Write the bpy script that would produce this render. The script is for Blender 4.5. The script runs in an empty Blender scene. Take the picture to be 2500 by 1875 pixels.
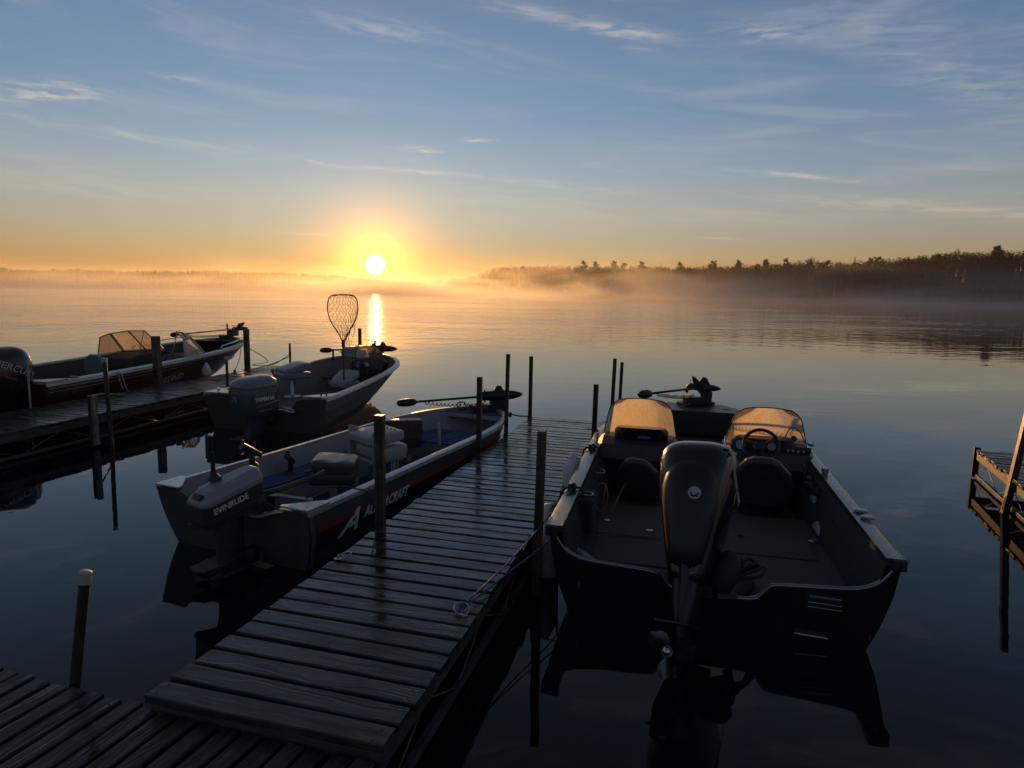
import bpy, bmesh, math, random
from mathutils import Vector, Matrix, noise as mnoise

random.seed(7)
scene = bpy.context.scene
COL = scene.collection
PI = math.pi
R = math.radians

# ------------------------------------------------------------------ camera
cam_data = bpy.data.cameras.new('camera')
cam = bpy.data.objects.new('camera', cam_data)
COL.objects.link(cam)
scene.camera = cam
cam_data.sensor_width = 36.0
cam_data.lens = 1620 / 2500 * 36.0
cam_data.clip_start = 0.05
cam_data.clip_end = 6000
PITCH, ROLL, EYE = R(7.85), R(1.0), 2.3
cam.matrix_world = (Matrix.Translation((0, 0, EYE)) @ Matrix.Rotation(PI / 2 - PITCH, 4, 'X')
                    @ Matrix.Rotation(ROLL, 4, 'Z'))

# ------------------------------------------------------------------ sky and sun
SUN_AZ, SUN_EL = R(-11.65), R(2.1)
SUN_DIR = Vector((math.sin(SUN_AZ) * math.cos(SUN_EL), math.cos(SUN_AZ) * math.cos(SUN_EL), math.sin(SUN_EL)))
world = bpy.data.worlds.new('World')
scene.world = world
world.use_nodes = True


class NT:
    """Small helper for building node trees."""
    def __init__(self, tree):
        self.t = tree
        tree.nodes.clear()

    def n(self, kind, **kw):
        nd = self.t.nodes.new(kind)
        for k, v in kw.items():
            setattr(nd, k, v)
        return nd

    def put(self, sock, v):
        if v is None:
            return
        if isinstance(v, bpy.types.NodeSocket):
            self.t.links.new(v, sock)
        else:
            sock.default_value = v

    def m(self, op, a, b=None, c=None, clamp=False):
        nd = self.n('ShaderNodeMath', operation=op, use_clamp=clamp)
        self.put(nd.inputs[0], a); self.put(nd.inputs[1], b); self.put(nd.inputs[2], c)
        return nd.outputs[0]

    def v(self, op, a, b=None):
        nd = self.n('ShaderNodeVectorMath', operation=op)
        self.put(nd.inputs[0], a); self.put(nd.inputs[1], b)
        return nd.outputs['Value'] if op in ('DOT_PRODUCT', 'LENGTH', 'DISTANCE') else nd.outputs[0]

    def mix(self, f, a, b, blend='MIX'):
        nd = self.n('ShaderNodeMix', data_type='RGBA', blend_type=blend)
        self.put(nd.inputs[0], f); self.put(nd.inputs[6], a); self.put(nd.inputs[7], b)
        return nd.outputs[2]

    def noise(self, vec, scale, detail=3, rough=0.5, dist=0.0):
        nd = self.n('ShaderNodeTexNoise')
        self.put(nd.inputs['Vector'], vec)
        nd.inputs['Scale'].default_value = scale
        nd.inputs['Detail'].default_value = detail
        nd.inputs['Roughness'].default_value = rough
        nd.inputs['Distortion'].default_value = dist
        return nd.outputs[0]

    def ramp(self, f, stops, interp='LINEAR'):
        nd = self.n('ShaderNodeValToRGB')
        cr = nd.color_ramp
        cr.interpolation = interp
        while len(cr.elements) < len(stops):
            cr.elements.new(0.5)
        for e, (p, c) in zip(cr.elements, stops):
            e.position = p
            e.color = (*c, 1) if isinstance(c, (tuple, list)) else (c, c, c, 1)
        self.put(nd.inputs[0], f)
        return nd.outputs[0]

    def smooth(self, x, a, b):
        nd = self.n('ShaderNodeMapRange', interpolation_type='SMOOTHSTEP')
        self.put(nd.inputs[0], x)
        nd.inputs[1].default_value = a; nd.inputs[2].default_value = b
        nd.inputs[3].default_value = 0; nd.inputs[4].default_value = 1
        return nd.outputs[0]

    def comb(self, x, y, z):
        nd = self.n('ShaderNodeCombineXYZ')
        self.put(nd.inputs[0], x); self.put(nd.inputs[1], y); self.put(nd.inputs[2], z)
        return nd.outputs[0]

    def sep(self, v):
        nd = self.n('ShaderNodeSeparateXYZ')
        self.put(nd.inputs[0], v)
        return nd.outputs


W = NT(world.node_tree)
geo = W.n('ShaderNodeTexCoord').outputs['Generated']
sx, sy, sz = W.sep(W.v('NORMALIZE', geo))[:3]
az = W.m('MULTIPLY', W.m('ARCTAN2', sx, sy), 180 / PI)
el = W.m('MULTIPLY', W.m('ARCSINE', sz), 180 / PI)
sky = W.n('ShaderNodeTexSky', sky_type='NISHITA', sun_disc=False, sun_elevation=SUN_EL, sun_rotation=SUN_AZ,
          altitude=0, air_density=1.0, dust_density=0.35, ozone_density=3.0)
tint = W.ramp(W.m('DIVIDE', el, 40.0, clamp=True), [(0.0, (1.35, 1.12, 0.92)), (0.1, (1.45, 1.28, 1.1)), (0.28, (1.42, 1.36, 1.4)), (0.5, (1.4, 1.36, 1.6)), (1.0, (1.2, 1.3, 1.7))])
col = W.mix(1.0, sky.outputs[0], tint, 'MULTIPLY')
lum = W.v('DOT_PRODUCT', col, (.25, .55, .20))
gain = W.m('DIVIDE', .62, W.m('ADD', 1.0, W.m('MULTIPLY', lum, .16)))
col = W.mix(1.0, col, W.comb(gain, gain, gain), 'MULTIPLY')
# morning air: the clear-sky model blended with the paler, bluer sky a thin high veil gives
cosang = W.v('DOT_PRODUCT', W.v('NORMALIZE', geo), SUN_DIR)
ang = W.m('MULTIPLY', W.m('ARCCOSINE', W.m('MINIMUM', cosang, 1.0)), 180 / PI)
grad = W.ramp(W.m('DIVIDE', el, 90.0, clamp=True), [(0.0, (1.7, .86, .32)), (.017, (1.8, 1.0, .38)), (.033, (1.80, 1.32, .66)), (.055, (1.65, 1.52, 1.16)), (.083, (1.48, 1.62, 1.52)),
                                                    (.11, (1.16, 1.48, 1.74)), (.155, (.76, 1.2, 1.68)), (.22, (.60, .98, 1.52)), (.30, (.50, .70, 1.0)), (.45, (.33, .42, .56)), (1.0, (.22, .26, .33))])
side = W.m('ADD', .50, W.m('MULTIPLY', W.m('EXPONENT', W.m('DIVIDE', ang, -38.0)), .80))
grad = W.mix(1.0, grad, W.comb(side, side, W.m('ADD', W.m('MULTIPLY', side, .8), .2)), 'MULTIPLY')
col = W.mix(.92, col, grad)

# high thin cirrus: each wisp runs from one azimuth/elevation to another (degrees), half-thickness, strength, texture scale
WISPS = [(-18.1, 20.2, -4.4, 19.5, .75, .40, 1.0), (1.5, 21.3, 14.0, 19.1, .55, .62, 1.0), (-4.5, 21.9, 6.7, 21.0, .6, .3, 1.2),
         (15.0, 20.0, 23.0, 18.9, .8, .32, 2.2), (20.7, 20.8, 33.0, 17.8, 1.2, .18, 1.2),
         (8.2, 19.0, 11.3, 18.7, .18, .35, 1.2), (-36.8, 12.9, -30.0, 13.4, .55, .62, 1.8), (-37.5, 11.8, -31.3, 13.1, .40, .5, 2.0),
         (-27.9, 15.0, -23.8, 14.8, .25, .36, 1.5), (-9.8, 11.5, -5.5, 11.3, .30, .75, 2.0), (-5.5, 12.3, -1.3, 12.25, .2, .55, 1.6),
         (-40.0, 11.0, -15.5, 10.3, .45, .34, .7), (-17.0, 10.1, -15.3, 9.75, .12, .5, 1.2), (-16.2, 9.75, -4.2, 9.6, .22, .62, .8), (-5.0, 9.6, 9.5, 8.35, .35, .34, .8),
         (16.5, 10.0, 28.1, 8.45, .22, .5, .9), (17.0, 8.2, 44.0, 4.9, .65, .34, .7), (-21.0, 4.36, -8.8, 4.5, .14, .5, .7),
         (15.0, 4.66, 19.3, 4.55, .10, .4, .8), (24.5, 18.6, 40.0, 11.4, 1.9, .24, .7), (-46, 7.0, -20, 6.6, .8, .16, .6), (0, 6.4, 30, 6.0, .8, .12, .6)]
fine = W.noise(W.comb(W.m('MULTIPLY', az, .32), W.m('MULTIPLY', W.m('ADD', el, W.m('MULTIPLY', az, .09)), 2.4), 3.1), 1.0, 7, .62, .6)
patch = W.noise(W.comb(W.m('MULTIPLY', az, .5), W.m('MULTIPLY', el, 3.0), 9.7), 1.0, 5, .6, .4)
tot = None
for a0, e0, a1, e1, th, st, tx in WISPS:
    L = math.hypot(a1 - a0, e1 - e0) / 2
    t = math.atan2(e1 - e0, a1 - a0)
    ca, ce = (a0 + a1) / 2, (e0 + e1) / 2
    da, de = W.m('SUBTRACT', az, ca), W.m('SUBTRACT', el, ce)
    u = W.m('ADD', W.m('MULTIPLY', da, math.cos(t) / L), W.m('MULTIPLY', de, math.sin(t) / L))
    q = W.m('SUBTRACT', W.m('MULTIPLY', de, math.cos(t) / th), W.m('MULTIPLY', da, math.sin(t) / th))
    q = W.m('ADD', q, W.m('MULTIPLY', W.m('SUBTRACT', patch, .5), 1.6))
    g = W.m('ADD', W.m('MULTIPLY', u, u), W.m('MULTIPLY', q, q))
    g = W.m('MULTIPLY', W.m('EXPONENT', W.m('MULTIPLY', g, -1.6)), st * .95)
    src = fine if tx < 1.4 else patch
    g = W.m('MULTIPLY', g, W.smooth(src, .30, .72) if tx < 1.4 else W.smooth(src, .42, .66))
    tot = g if tot is None else W.m('ADD', tot, g)
veil = W.m('MULTIPLY', W.smooth(W.noise(W.comb(W.m('MULTIPLY', az, .07), W.m('MULTIPLY', W.m('ADD', el, W.m('MULTIPLY', az, .08)), .5), 1.3), 1.0, 6, .6, .8), .45, .75), .14)
tot = W.m('ADD', tot, W.m('MULTIPLY', veil, W.smooth(el, 3, 9)))
ccol = W.ramp(W.m('DIVIDE', el, 25.0, clamp=True), [(0, (2.9, 2.0, 1.0)), (.35, (3.1, 2.6, 1.9)), (1, (2.3, 2.2, 2.1))])
col = W.mix(W.m('MINIMUM', tot, .85), col, ccol)

# the sun's own disc and the aureole that hazy air puts round it
disc = W.m('MULTIPLY', W.m('SUBTRACT', 1.0, W.smooth(ang, .10, .85)), 160.0)
aur = W.m('ADD', W.m('MULTIPLY', W.m('EXPONENT', W.m('MULTIPLY', ang, -.62)), 21.0),
          W.m('MULTIPLY', W.m('EXPONENT', W.m('MULTIPLY', ang, -.30)), .3))
glow = W.mix(1.0, (1, .93, .8, 1), W.comb(disc, disc, disc), 'MULTIPLY')
aurc = W.mix(1.0, (1, .37, .03, 1), W.comb(aur, aur, aur), 'MULTIPLY')
col = W.mix(1.0, col, glow, 'ADD')
col = W.mix(1.0, col, aurc, 'ADD')
bg = W.n('ShaderNodeBackground')
W.put(bg.inputs[0], col)
bg.inputs[1].default_value = 0.14
W.put(W.n('ShaderNodeOutputWorld').inputs[0], bg.outputs[0])

sun_data = bpy.data.lights.new('sun', 'SUN')
sun_data.energy = 2.7
sun_data.angle = R(0.5)
sun_data.color = (1.0, 0.47, 0.13)
sun = bpy.data.objects.new('sun', sun_data)
COL.objects.link(sun)
sun.rotation_euler = (-SUN_DIR).to_track_quat('-Z', 'Y').to_euler()

vs = scene.view_settings
vs.view_transform = 'Standard'
vs.look = 'None'
vs.gamma = 1
vs.exposure = 0.97
vs.use_curve_mapping = False
cy = scene.cycles
cy.use_denoising = True
cy.denoiser = 'OPENIMAGEDENOISE'
cy.max_bounces = 8
cy.diffuse_bounces = 3
cy.glossy_bounces = 4
cy.transmission_bounces = 6
cy.transparent_max_bounces = 8
cy.volume_bounces = 0
cy.volume_step_rate = 1.0
cy.volume_max_steps = 128
cy.sample_clamp_indirect = 6.0
cy.sample_clamp_direct = 2.6
cy.caustics_reflective = False
cy.caustics_refractive = False

# ------------------------------------------------------------------ mesh and object helpers
class MB:
    """Collects faces; build() links them as ONE mesh object."""
    def __init__(self):
        self.v, self.f, self.mi, self.cur = [], [], [], 0

    def add(self, vs, fs):
        b = len(self.v)
        self.v += [tuple(p) for p in vs]
        self.f += [tuple(i + b for i in q) for q in fs]
        self.mi += [self.cur] * len(fs)
        return self

    def box(self, c, s, rot=None):
        M = rot if rot is not None else Matrix.Identity(3)
        c = Vector(c)
        vs = [c + M @ Vector((s[0] / 2 * i, s[1] / 2 * j, s[2] / 2 * k)) for i in (-1, 1) for j in (-1, 1) for k in (-1, 1)]
        return self.add(vs, [(0, 1, 3, 2), (4, 6, 7, 5), (0, 4, 5, 1), (2, 3, 7, 6), (0, 2, 6, 4), (1, 5, 7, 3)])

    def bar(self, a, b, w, h=None, up=(0, 0, 1)):
        """A rectangular bar from a to b, w across and h along up."""
        a, b = Vector(a), Vector(b)
        h = h or w
        d = (b - a)
        L = d.length
        d.normalize()
        x = d.cross(Vector(up))
        if x.length < 1e-4:
            x = d.cross(Vector((0, 1, 0)))
        x.normalize()
        z = x.cross(d)
        M = Matrix((x, d, z)).transposed()
        return self.box((a + b) / 2, (w, L, h), M)

    def tube(self, pts, r, n=8, caps=True, closed=False):
        pts = [Vector(p) for p in pts]
        m = len(pts)
        rs = r if isinstance(r, (list, tuple)) else [r] * m
        rings = []
        prev = None
        for i, p in enumerate(pts):
            if closed:
                d = pts[(i + 1) % m] - pts[i - 1]
            else:
                d = pts[min(i + 1, m - 1)] - pts[max(i - 1, 0)]
            d.normalize()
            if prev is None:
                x = d.cross(Vector((0, 0, 1)))
                if x.length < 1e-3:
                    x = d.cross(Vector((0, 1, 0)))
            else:
                x = prev - d * prev.dot(d)
                if x.length < 1e-5:
                    x = d.cross(Vector((0, 0, 1)))
            x.normalize()
            prev = x
            y = d.cross(x)
            rings.append([p + (x * math.cos(2 * PI * k / n) + y * math.sin(2 * PI * k / n)) * rs[i] for k in range(n)])
        return self.loft(rings, closed_ring=True, caps=caps and not closed, wrap=closed)

    def loft(self, rings, closed_ring=True, caps=True, wrap=False):
        n = len(rings[0])
        vs = [p for r_ in rings for p in r_]
        fs = []
        m = len(rings)
        for i in range(m if wrap else m - 1):
            a, b = i * n, ((i + 1) % m) * n
            for k in range(n if closed_ring else n - 1):
                k2 = (k + 1) % n
                fs.append((a + k, a + k2, b + k2, b + k))
        if caps and closed_ring:
            fs.append(tuple(range(n))[::-1])
            fs.append(tuple((m - 1) * n + k for k in range(n)))
        return self.add(vs, fs)

    def lathe(self, prof, n=16, M=None):
        """prof: (radius, z) pairs, turned about z, then moved by M."""
        M = M or Matrix.Identity(4)
        rings = [[M @ Vector((r_ * math.cos(2 * PI * k / n), r_ * math.sin(2 * PI * k / n), z)) for k in range(n)] for r_, z in prof]
        return self.loft(rings)

    def prism(self, poly, z0, z1, M=None):
        """poly: 2D outline, extruded from z0 to z1, then moved by M."""
        M = M or Matrix.Identity(4)
        return self.loft([[M @ Vector((x, y, z)) for x, y in poly] for z in (z0, z1)])

    def build(self, name, mats, parent=None, smooth=False, bevel=0, loc=None, seg=2, auto=None, subsurf=0):
        me = bpy.data.meshes.new(name)
        me.from_pydata(self.v, [], self.f)
        mats = mats if isinstance(mats, (list, tuple)) else [mats]
        for m_ in mats:
            me.materials.append(m_)
        if len(mats) > 1:
            me.polygons.foreach_set('material_index', self.mi)
        bm = bmesh.new()
        bm.from_mesh(me)
        bmesh.ops.recalc_face_normals(bm, faces=bm.faces)
        if auto is not None:
            for e in bm.edges:
                e.smooth = len(e.link_faces) == 2 and e.calc_face_angle(0) < R(auto)
        bm.to_mesh(me)
        bm.free()
        if smooth or auto is not None:
            me.polygons.foreach_set('use_smooth', [True] * len(me.polygons))
        o = bpy.data.objects.new(name, me)
        COL.objects.link(o)
        if parent is not None:
            o.parent = parent
        if loc is not None:
            o.location = loc
        if subsurf:
            md = o.modifiers.new('subsurf', 'SUBSURF')
            md.levels = md.render_levels = subsurf
        if bevel:
            md = o.modifiers.new('bevel', 'BEVEL')
            md.width = bevel
            md.segments = seg
            md.limit_method = 'ANGLE'
            md.angle_limit = R(40)
            md.harden_normals = False
        return o


def tag(o, label=None, cat=None, group=None, kind=None):
    for k, v in (('label', label), ('category', cat), ('group', group), ('kind', kind)):
        if v:
            o[k] = v
    return o


def thing(name, label, cat, loc=(0, 0, 0), heading=0.0, group=None):
    """An Empty at the thing's base; heading in degrees clockwise from +Y."""
    o = bpy.data.objects.new(name, None)
    COL.objects.link(o)
    o.empty_display_size = .2
    o.location = loc
    o.rotation_euler = (0, 0, -R(heading))
    return tag(o, label, cat, group)


def copy_of(o, parent=None):
    c = o.copy()
    COL.objects.link(c)
    if parent is not None:
        c.parent = parent
    return c


def text_part(body, name, mat, parent, M, size, shear=0.0, bold=0.0, thick=.0015, align='LEFT', sx=1.0):
    """Raised lettering: flat print given a hair of thickness, laid by matrix M (text runs along M's x, up is M's y)."""
    cu = bpy.data.curves.new(name, 'FONT')
    cu.body = body
    cu.size = size
    cu.shear = shear
    cu.offset = bold
    cu.extrude = thick
    cu.align_x = align
    cu.resolution_u = 3
    tmp = bpy.data.objects.new(name + '_tmp', cu)
    COL.objects.link(tmp)
    dg = bpy.context.evaluated_depsgraph_get()
    me = bpy.data.meshes.new_from_object(tmp.evaluated_get(dg))
    bpy.data.objects.remove(tmp)
    for v in me.vertices:
        p = Vector((v.co.x * sx, v.co.y, v.co.z))
        v.co = M @ p
    me.materials.clear()
    me.materials.append(mat)
    me.name = name
    o = bpy.data.objects.new(name, me)
    COL.objects.link(o)
    o.parent = parent
    return o


def frame_from(p, x, y):
    """Matrix at p whose x and y axes follow x and y."""
    x = Vector(x).normalized()
    z = x.cross(Vector(y)).normalized()
    y = z.cross(x)
    M = Matrix((x, y, z)).transposed().to_4x4()
    M.translation = Vector(p)
    return M


def smooth_path(pts, n=6):
    """Catmull-Rom through pts."""
    pts = [Vector(p) for p in pts]
    out = []
    for i in range(len(pts) - 1):
        p0, p1, p2, p3 = pts[max(i - 1, 0)], pts[i], pts[i + 1], pts[min(i + 2, len(pts) - 1)]
        for k in range(n):
            t = k / n
            out.append(.5 * ((2 * p1) + (p2 - p0) * t + (2 * p0 - 5 * p1 + 4 * p2 - p3) * t * t + (3 * p1 - p0 - 3 * p2 + p3) * t ** 3))
    out.append(pts[-1])
    return out


# ------------------------------------------------------------------ materials
def mat(name, color, rough=.5, metal=0.0, var=.15, nscale=6.0, bump=0.0, bscale=40.0, rvar=.12, spec=.5, drops=0.0, coat=0.0):
    m_ = bpy.data.materials.new(name)
    m_.use_nodes = True
    N = NT(m_.node_tree)
    co = N.n('ShaderNodeTexCoord').outputs['Object']
    rnd = N.n('ShaderNodeObjectInfo').outputs['Random']
    co2 = N.v('ADD', co, N.comb(N.m('MULTIPLY', rnd, 37.0), N.m('MULTIPLY', rnd, 11.0), 0.0))
    nz = N.noise(co2, nscale, 5, .6)
    bs = N.n('ShaderNodeBsdfPrincipled')
    dark = tuple(c * (1 - var) for c in color) + (1,)
    lite = tuple(min(1, c * (1 + var)) for c in color) + (1,)
    N.put(bs.inputs['Base Color'], N.mix(N.smooth(nz, .3, .7), dark, lite))
    bs.inputs['Metallic'].default_value = metal
    bs.inputs['Specular IOR Level'].default_value = spec
    bs.inputs['Coat Weight'].default_value = coat
    bs.inputs['Coat Roughness'].default_value = .06
    N.put(bs.inputs['Roughness'], N.m('ADD', rough, N.m('MULTIPLY', N.m('SUBTRACT', nz, .5), rvar * 2), clamp=True))
    h = None
    if bump:
        h = N.m('MULTIPLY', N.noise(co2, bscale, 4, .6), bump)
    if drops:                                   # dew: small round beads standing on the surface
        vo = N.n('ShaderNodeTexVoronoi')
        N.put(vo.inputs['Vector'], co)
        vo.inputs['Scale'].default_value = 75.0
        d = N.m('MULTIPLY', N.m('SUBTRACT', 1.0, N.smooth(vo.outputs['Distance'], .05, .42)), drops)
        h = d if h is None else N.m('ADD', h, d)
    if h is not None:
        b = N.n('ShaderNodeBump')
        b.inputs['Strength'].default_value = 1.0
        b.inputs['Distance'].default_value = 1.0
        N.put(b.inputs['Height'], h)
        N.put(bs.inputs['Normal'], b.outputs[0])
    N.put(N.n('ShaderNodeOutputMaterial').inputs[0], bs.outputs[0])
    return m_

# ------------------------------------------------------------------ water
def water_mat():
    m_ = bpy.data.materials.new('lake_water')
    m_.use_nodes = True
    N = NT(m_.node_tree)
    P = N.n('ShaderNodeNewGeometry').outputs['Position']
    x, y, z = N.sep(P)[:3]
    bs = N.n('ShaderNodeBsdfPrincipled')
    bs.inputs['Base Color'].default_value = (.004, .006, .008, 1)
    bs.inputs['IOR'].default_value = 1.333
    # breeze patches further out, glassy water in the lee of the docks; more breeze to the left
    far = N.smooth(N.m('ADD', y, N.m('MULTIPLY', x, -.45)), 16, 60)
    gust = N.smooth(N.noise(N.comb(N.m('MULTIPLY', x, .02), N.m('MULTIPLY', y, .05), 0), 1.0, 3, .55, .5), .36, .62)
    lee = N.m('SUBTRACT', 1.0, N.m('MULTIPLY', N.smooth(N.m('SUBTRACT', x, N.m('MULTIPLY', y, .05)), 4, 60), .75))
    amp = N.m('MULTIPLY', N.m('MULTIPLY', far, lee), N.m('ADD', .35, N.m('MULTIPLY', gust, .65)))
    N.put(bs.inputs['Roughness'], N.m('ADD', .012, N.m('MULTIPLY', amp, .05)))
    rip = N.noise(N.comb(N.m('MULTIPLY', x, 1.0), N.m('MULTIPLY', y, 1.5), 0), 1.9, 3, .55, .3)
    rip2 = N.noise(N.comb(x, N.m('MULTIPLY', y, 1.3), 4.2), 6.0, 2, .5)
    swell = N.noise(N.comb(N.m('MULTIPLY', x, .35), y, 2.0), .75, 2, .5, .2)
    calm = N.noise(N.comb(N.m('MULTIPLY', x, .8), y, 7.0), 2.2, 2, .5, .3)
    rip0 = N.noise(N.comb(N.m('MULTIPLY', x, .60), N.m('MULTIPLY', y, .46), 9.0), 1.0, 2, .6, .5)
    h = N.m('MULTIPLY', N.m('ADD', N.m('ADD', N.m('MULTIPLY', rip, .035), N.m('MULTIPLY', rip2, .009)), N.m('MULTIPLY', rip0, .17)), amp)
    h = N.m('ADD', h, N.m('MULTIPLY', swell, N.m('ADD', .0035, N.m('MULTIPLY', N.smooth(y, 8, 40), .012))))
    h = N.m('ADD', h, N.m('MULTIPLY', calm, .0019))
    b = N.n('ShaderNodeBump')
    b.inputs['Strength'].default_value = 1.0
    b.inputs['Distance'].default_value = 1.0
    N.put(b.inputs['Height'], h)
    N.put(bs.inputs['Normal'], b.outputs[0])
    N.put(N.n('ShaderNodeOutputMaterial').inputs[0], bs.outputs[0])
    return m_


mb = MB()
mb.add([(-1750, -3.5, 0), (1750, -3.5, 0), (1750, 1650, 0), (-1750, 1650, 0)], [(0, 1, 2, 3)])
tag(mb.build('lake_water', water_mat()), kind='structure')

mat_soil = mat('shore_soil', (.06, .05, .035), .95, var=.4, nscale=.4, bump=.03, bscale=3)
mat_grass = mat('shore_grass', (.05, .075, .03), .95, var=.4, nscale=1.5, bump=.02, bscale=30)

# the bank behind the photographer
mb = MB()
nx, ny = 40, 10
vs_, fs_ = [], []
for j in range(ny + 1):
    for i in range(nx + 1):
        xx = -200 + 400 * i / nx
        yy = -2.2 - 40 * (j / ny) ** 1.4
        zz = -.3 + .32 * (-yy - 2.2) ** .62 + .08 * mnoise.noise(Vector((xx * .1, yy * .3, 0)))
        vs_.append((xx, yy, min(zz, 3.0)))
for j in range(ny):
    for i in range(nx):
        a = j * (nx + 1) + i
        fs_.append((a, a + 1, a + nx + 2, a + nx + 1))
mb.add(vs_, fs_)
tag(mb.build('near_bank_ground', mat_grass, smooth=True), kind='structure')

# far shore: land that rises behind the lake; a polyline of shore points (x, y)
SHORE = [(-1700, 640), (-1100, 820), (-620, 960), (-330, 1010), (-200, 980), (-95, 900), (-30, 760), (-14, 690), (30, 610), (90, 520), (150, 430),
         (205, 375), (270, 340), (350, 300), (480, 250), (700, 160), (1200, 60), (1700, 0)]


def land_z(d, x):
    return -.3 + .45 * d ** .55 if d > 0 else -.3


mb = MB()
nd = [0, 4, 12, 30, 60, 110, 200, 330]
vs_, fs_ = [], []
fine_shore = smooth_path([(x, y, 0) for x, y in SHORE], 5)
for p in fine_shore:
    out = Vector((p.x, p.y + 30, 0)).normalized()
    for d in nd:
        q = p + out * d
        hill = 10 * max(0, min(1, (d - 20) / 120)) * max(0, min(1, (p.x - 90) / 240))
        vs_.append((q.x, q.y, land_z(d, p.x) + hill + (.5 * mnoise.noise(q * .05) if d > 4 else 0)))
m_ = len(nd)
for i in range(len(fine_shore) - 1):
    for k in range(m_ - 1):
        a = i * m_ + k
        fs_.append((a, a + 1, a + m_ + 1, a + m_))
mb.add(vs_, fs_)
tag(mb.build('far_shore_terrain', mat_soil, smooth=True), kind='structure')


def shore_at(t):
    """Point on the shore polyline at 0..1 plus the direction away from the lake."""
    f = t * (len(fine_shore) - 1)
    i = min(int(f), len(fine_shore) - 2)
    p = fine_shore[i].lerp(fine_shore[i + 1], f - i)
    return p, Vector((p.x, p.y + 30, 0)).normalized()


def ground_z(p, d):
    hill = 10 * max(0, min(1, (d - 20) / 120)) * max(0, min(1, (p.x - 90) / 240))
    return land_z(d, p.x) + hill


# ------------------------------------------------------------------ trees of the far shore
mat_needle = mat('conifer_needles', (.035, .05, .025), .9, var=.45, nscale=.8)
mat_pine = mat('pine_needles', (.03, .045, .024), .9, var=.4, nscale=.5)
mat_bark = mat('tree_bark', (.07, .055, .045), .95, var=.3, nscale=2)
mat_pale_bark = mat('pale_bark', (.10, .085, .07), .95, var=.3, nscale=2)
mat_twig = mat('bare_twigs', (.045, .035, .028), .95, var=.3, nscale=1)
mat_far = mat('far_conifers', (.018, .02, .014), .95, var=.2, nscale=.2)
mat_olive = mat('new_leaves', (.032, .033, .018), .95, var=.4, nscale=.6)


def leaf_faces(mb, c, rx, rz, n, s, rnd):
    """n small leaf or needle tufts scattered through a flattened clump."""
    for _ in range(n):
        while True:
            p = Vector((rnd.uniform(-1, 1), rnd.uniform(-1, 1), rnd.uniform(-1, 1)))
            if p.length < 1:
                break
        q = Vector(c) + Vector((p.x * rx, p.y * rx, p.z * rz))
        a = Vector((rnd.uniform(-1, 1), rnd.uniform(-1, 1), rnd.uniform(-.6, .6))).normalized() * s * rnd.uniform(.6, 1.3)
        b = Vector((rnd.uniform(-1, 1), rnd.uniform(-1, 1), rnd.uniform(-.6, .6))).normalized() * s * rnd.uniform(.4, .9)
        mb.add([q - a, q + b, q + a], [(0, 1, 2)])


def spruce_parts(rnd, h=16.0, w=2.6, dens=1.0, nlev=20):
    tr, cr = MB(), MB()
    tr.tube([(0, 0, -1), (0, 0, h * .5), (0, 0, h * .97)], [.22, .14, .03], 5)
    for k in range(nlev):
        t = k / (nlev - 1)
        z = h * (.12 + .86 * t)
        r_ = w * (1 - t) ** .8 * rnd.uniform(.7, 1.15) + .12
        nb = max(3, int((7 - 3 * t) * dens))
        a0 = rnd.uniform(0, 6.28)
        for i in range(nb):
            a = a0 + 6.283 * i / nb + rnd.uniform(-.3, .3)
            rr = r_ * rnd.uniform(.65, 1.1)
            d = Vector((math.cos(a), math.sin(a), 0))
            s_ = Vector((-d.y, d.x, 0))
            p0 = Vector((0, 0, z + .25))
            p1 = d * rr + Vector((0, 0, z - rr * .35))
            mid = (p0 + p1) / 2
            wd = max(.28, rr * .34)
            cr.add([p0, mid + s_ * wd, p1, mid - s_ * wd], [(0, 1, 2), (0, 2, 3)])
            cr.add([p0 - Vector((0, 0, .3)), mid + Vector((0, 0, -.45 * wd - .15)) + s_ * .1, p1], [(0, 1, 2)])
    return tr, cr


def pine_parts(rnd, h=22.0, w=4.5):
    tr, cr = MB(), MB()
    lean = Vector((rnd.uniform(-.6, .6), rnd.uniform(-.6, .6), 0))
    tr.tube([(0, 0, -1), lean * .5 + Vector((0, 0, h * .5)), lean + Vector((0, 0, h * .95))], [.36, .24, .07], 6)
    nl = rnd.randint(11, 14)
    for k in range(nl):
        t = k / (nl - 1)
        z = h * (.30 + .67 * t)
        r_ = w * (1 - .66 * t ** 1.4) * rnd.uniform(.6, 1.15)
        z0_ = z
        for i in range(rnd.randint(5, 7)):
            a = rnd.uniform(0, 6.283)
            rr = r_ * rnd.uniform(.35, 1.1)
            z = z0_ + rnd.uniform(-.9, .9)
            e = Vector((math.cos(a) * rr, math.sin(a) * rr, z + rr * rnd.uniform(.05, .3)))
            b0 = lean * (z / h) + Vector((0, 0, z - .3))
            tr.tube([b0, e], [.09, .03], 3, caps=False)
            for q in (.55, .8, 1.0):
                leaf_faces(cr, b0.lerp(e, q) + Vector((0, 0, .2)), 1.45 * (.5 + .65 * (1 - t)), .55, 12, .62, rnd)
    leaf_faces(cr, lean + Vector((0, 0, h * .97)), .5, .9, 12, .45, rnd)
    return tr, cr


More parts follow.
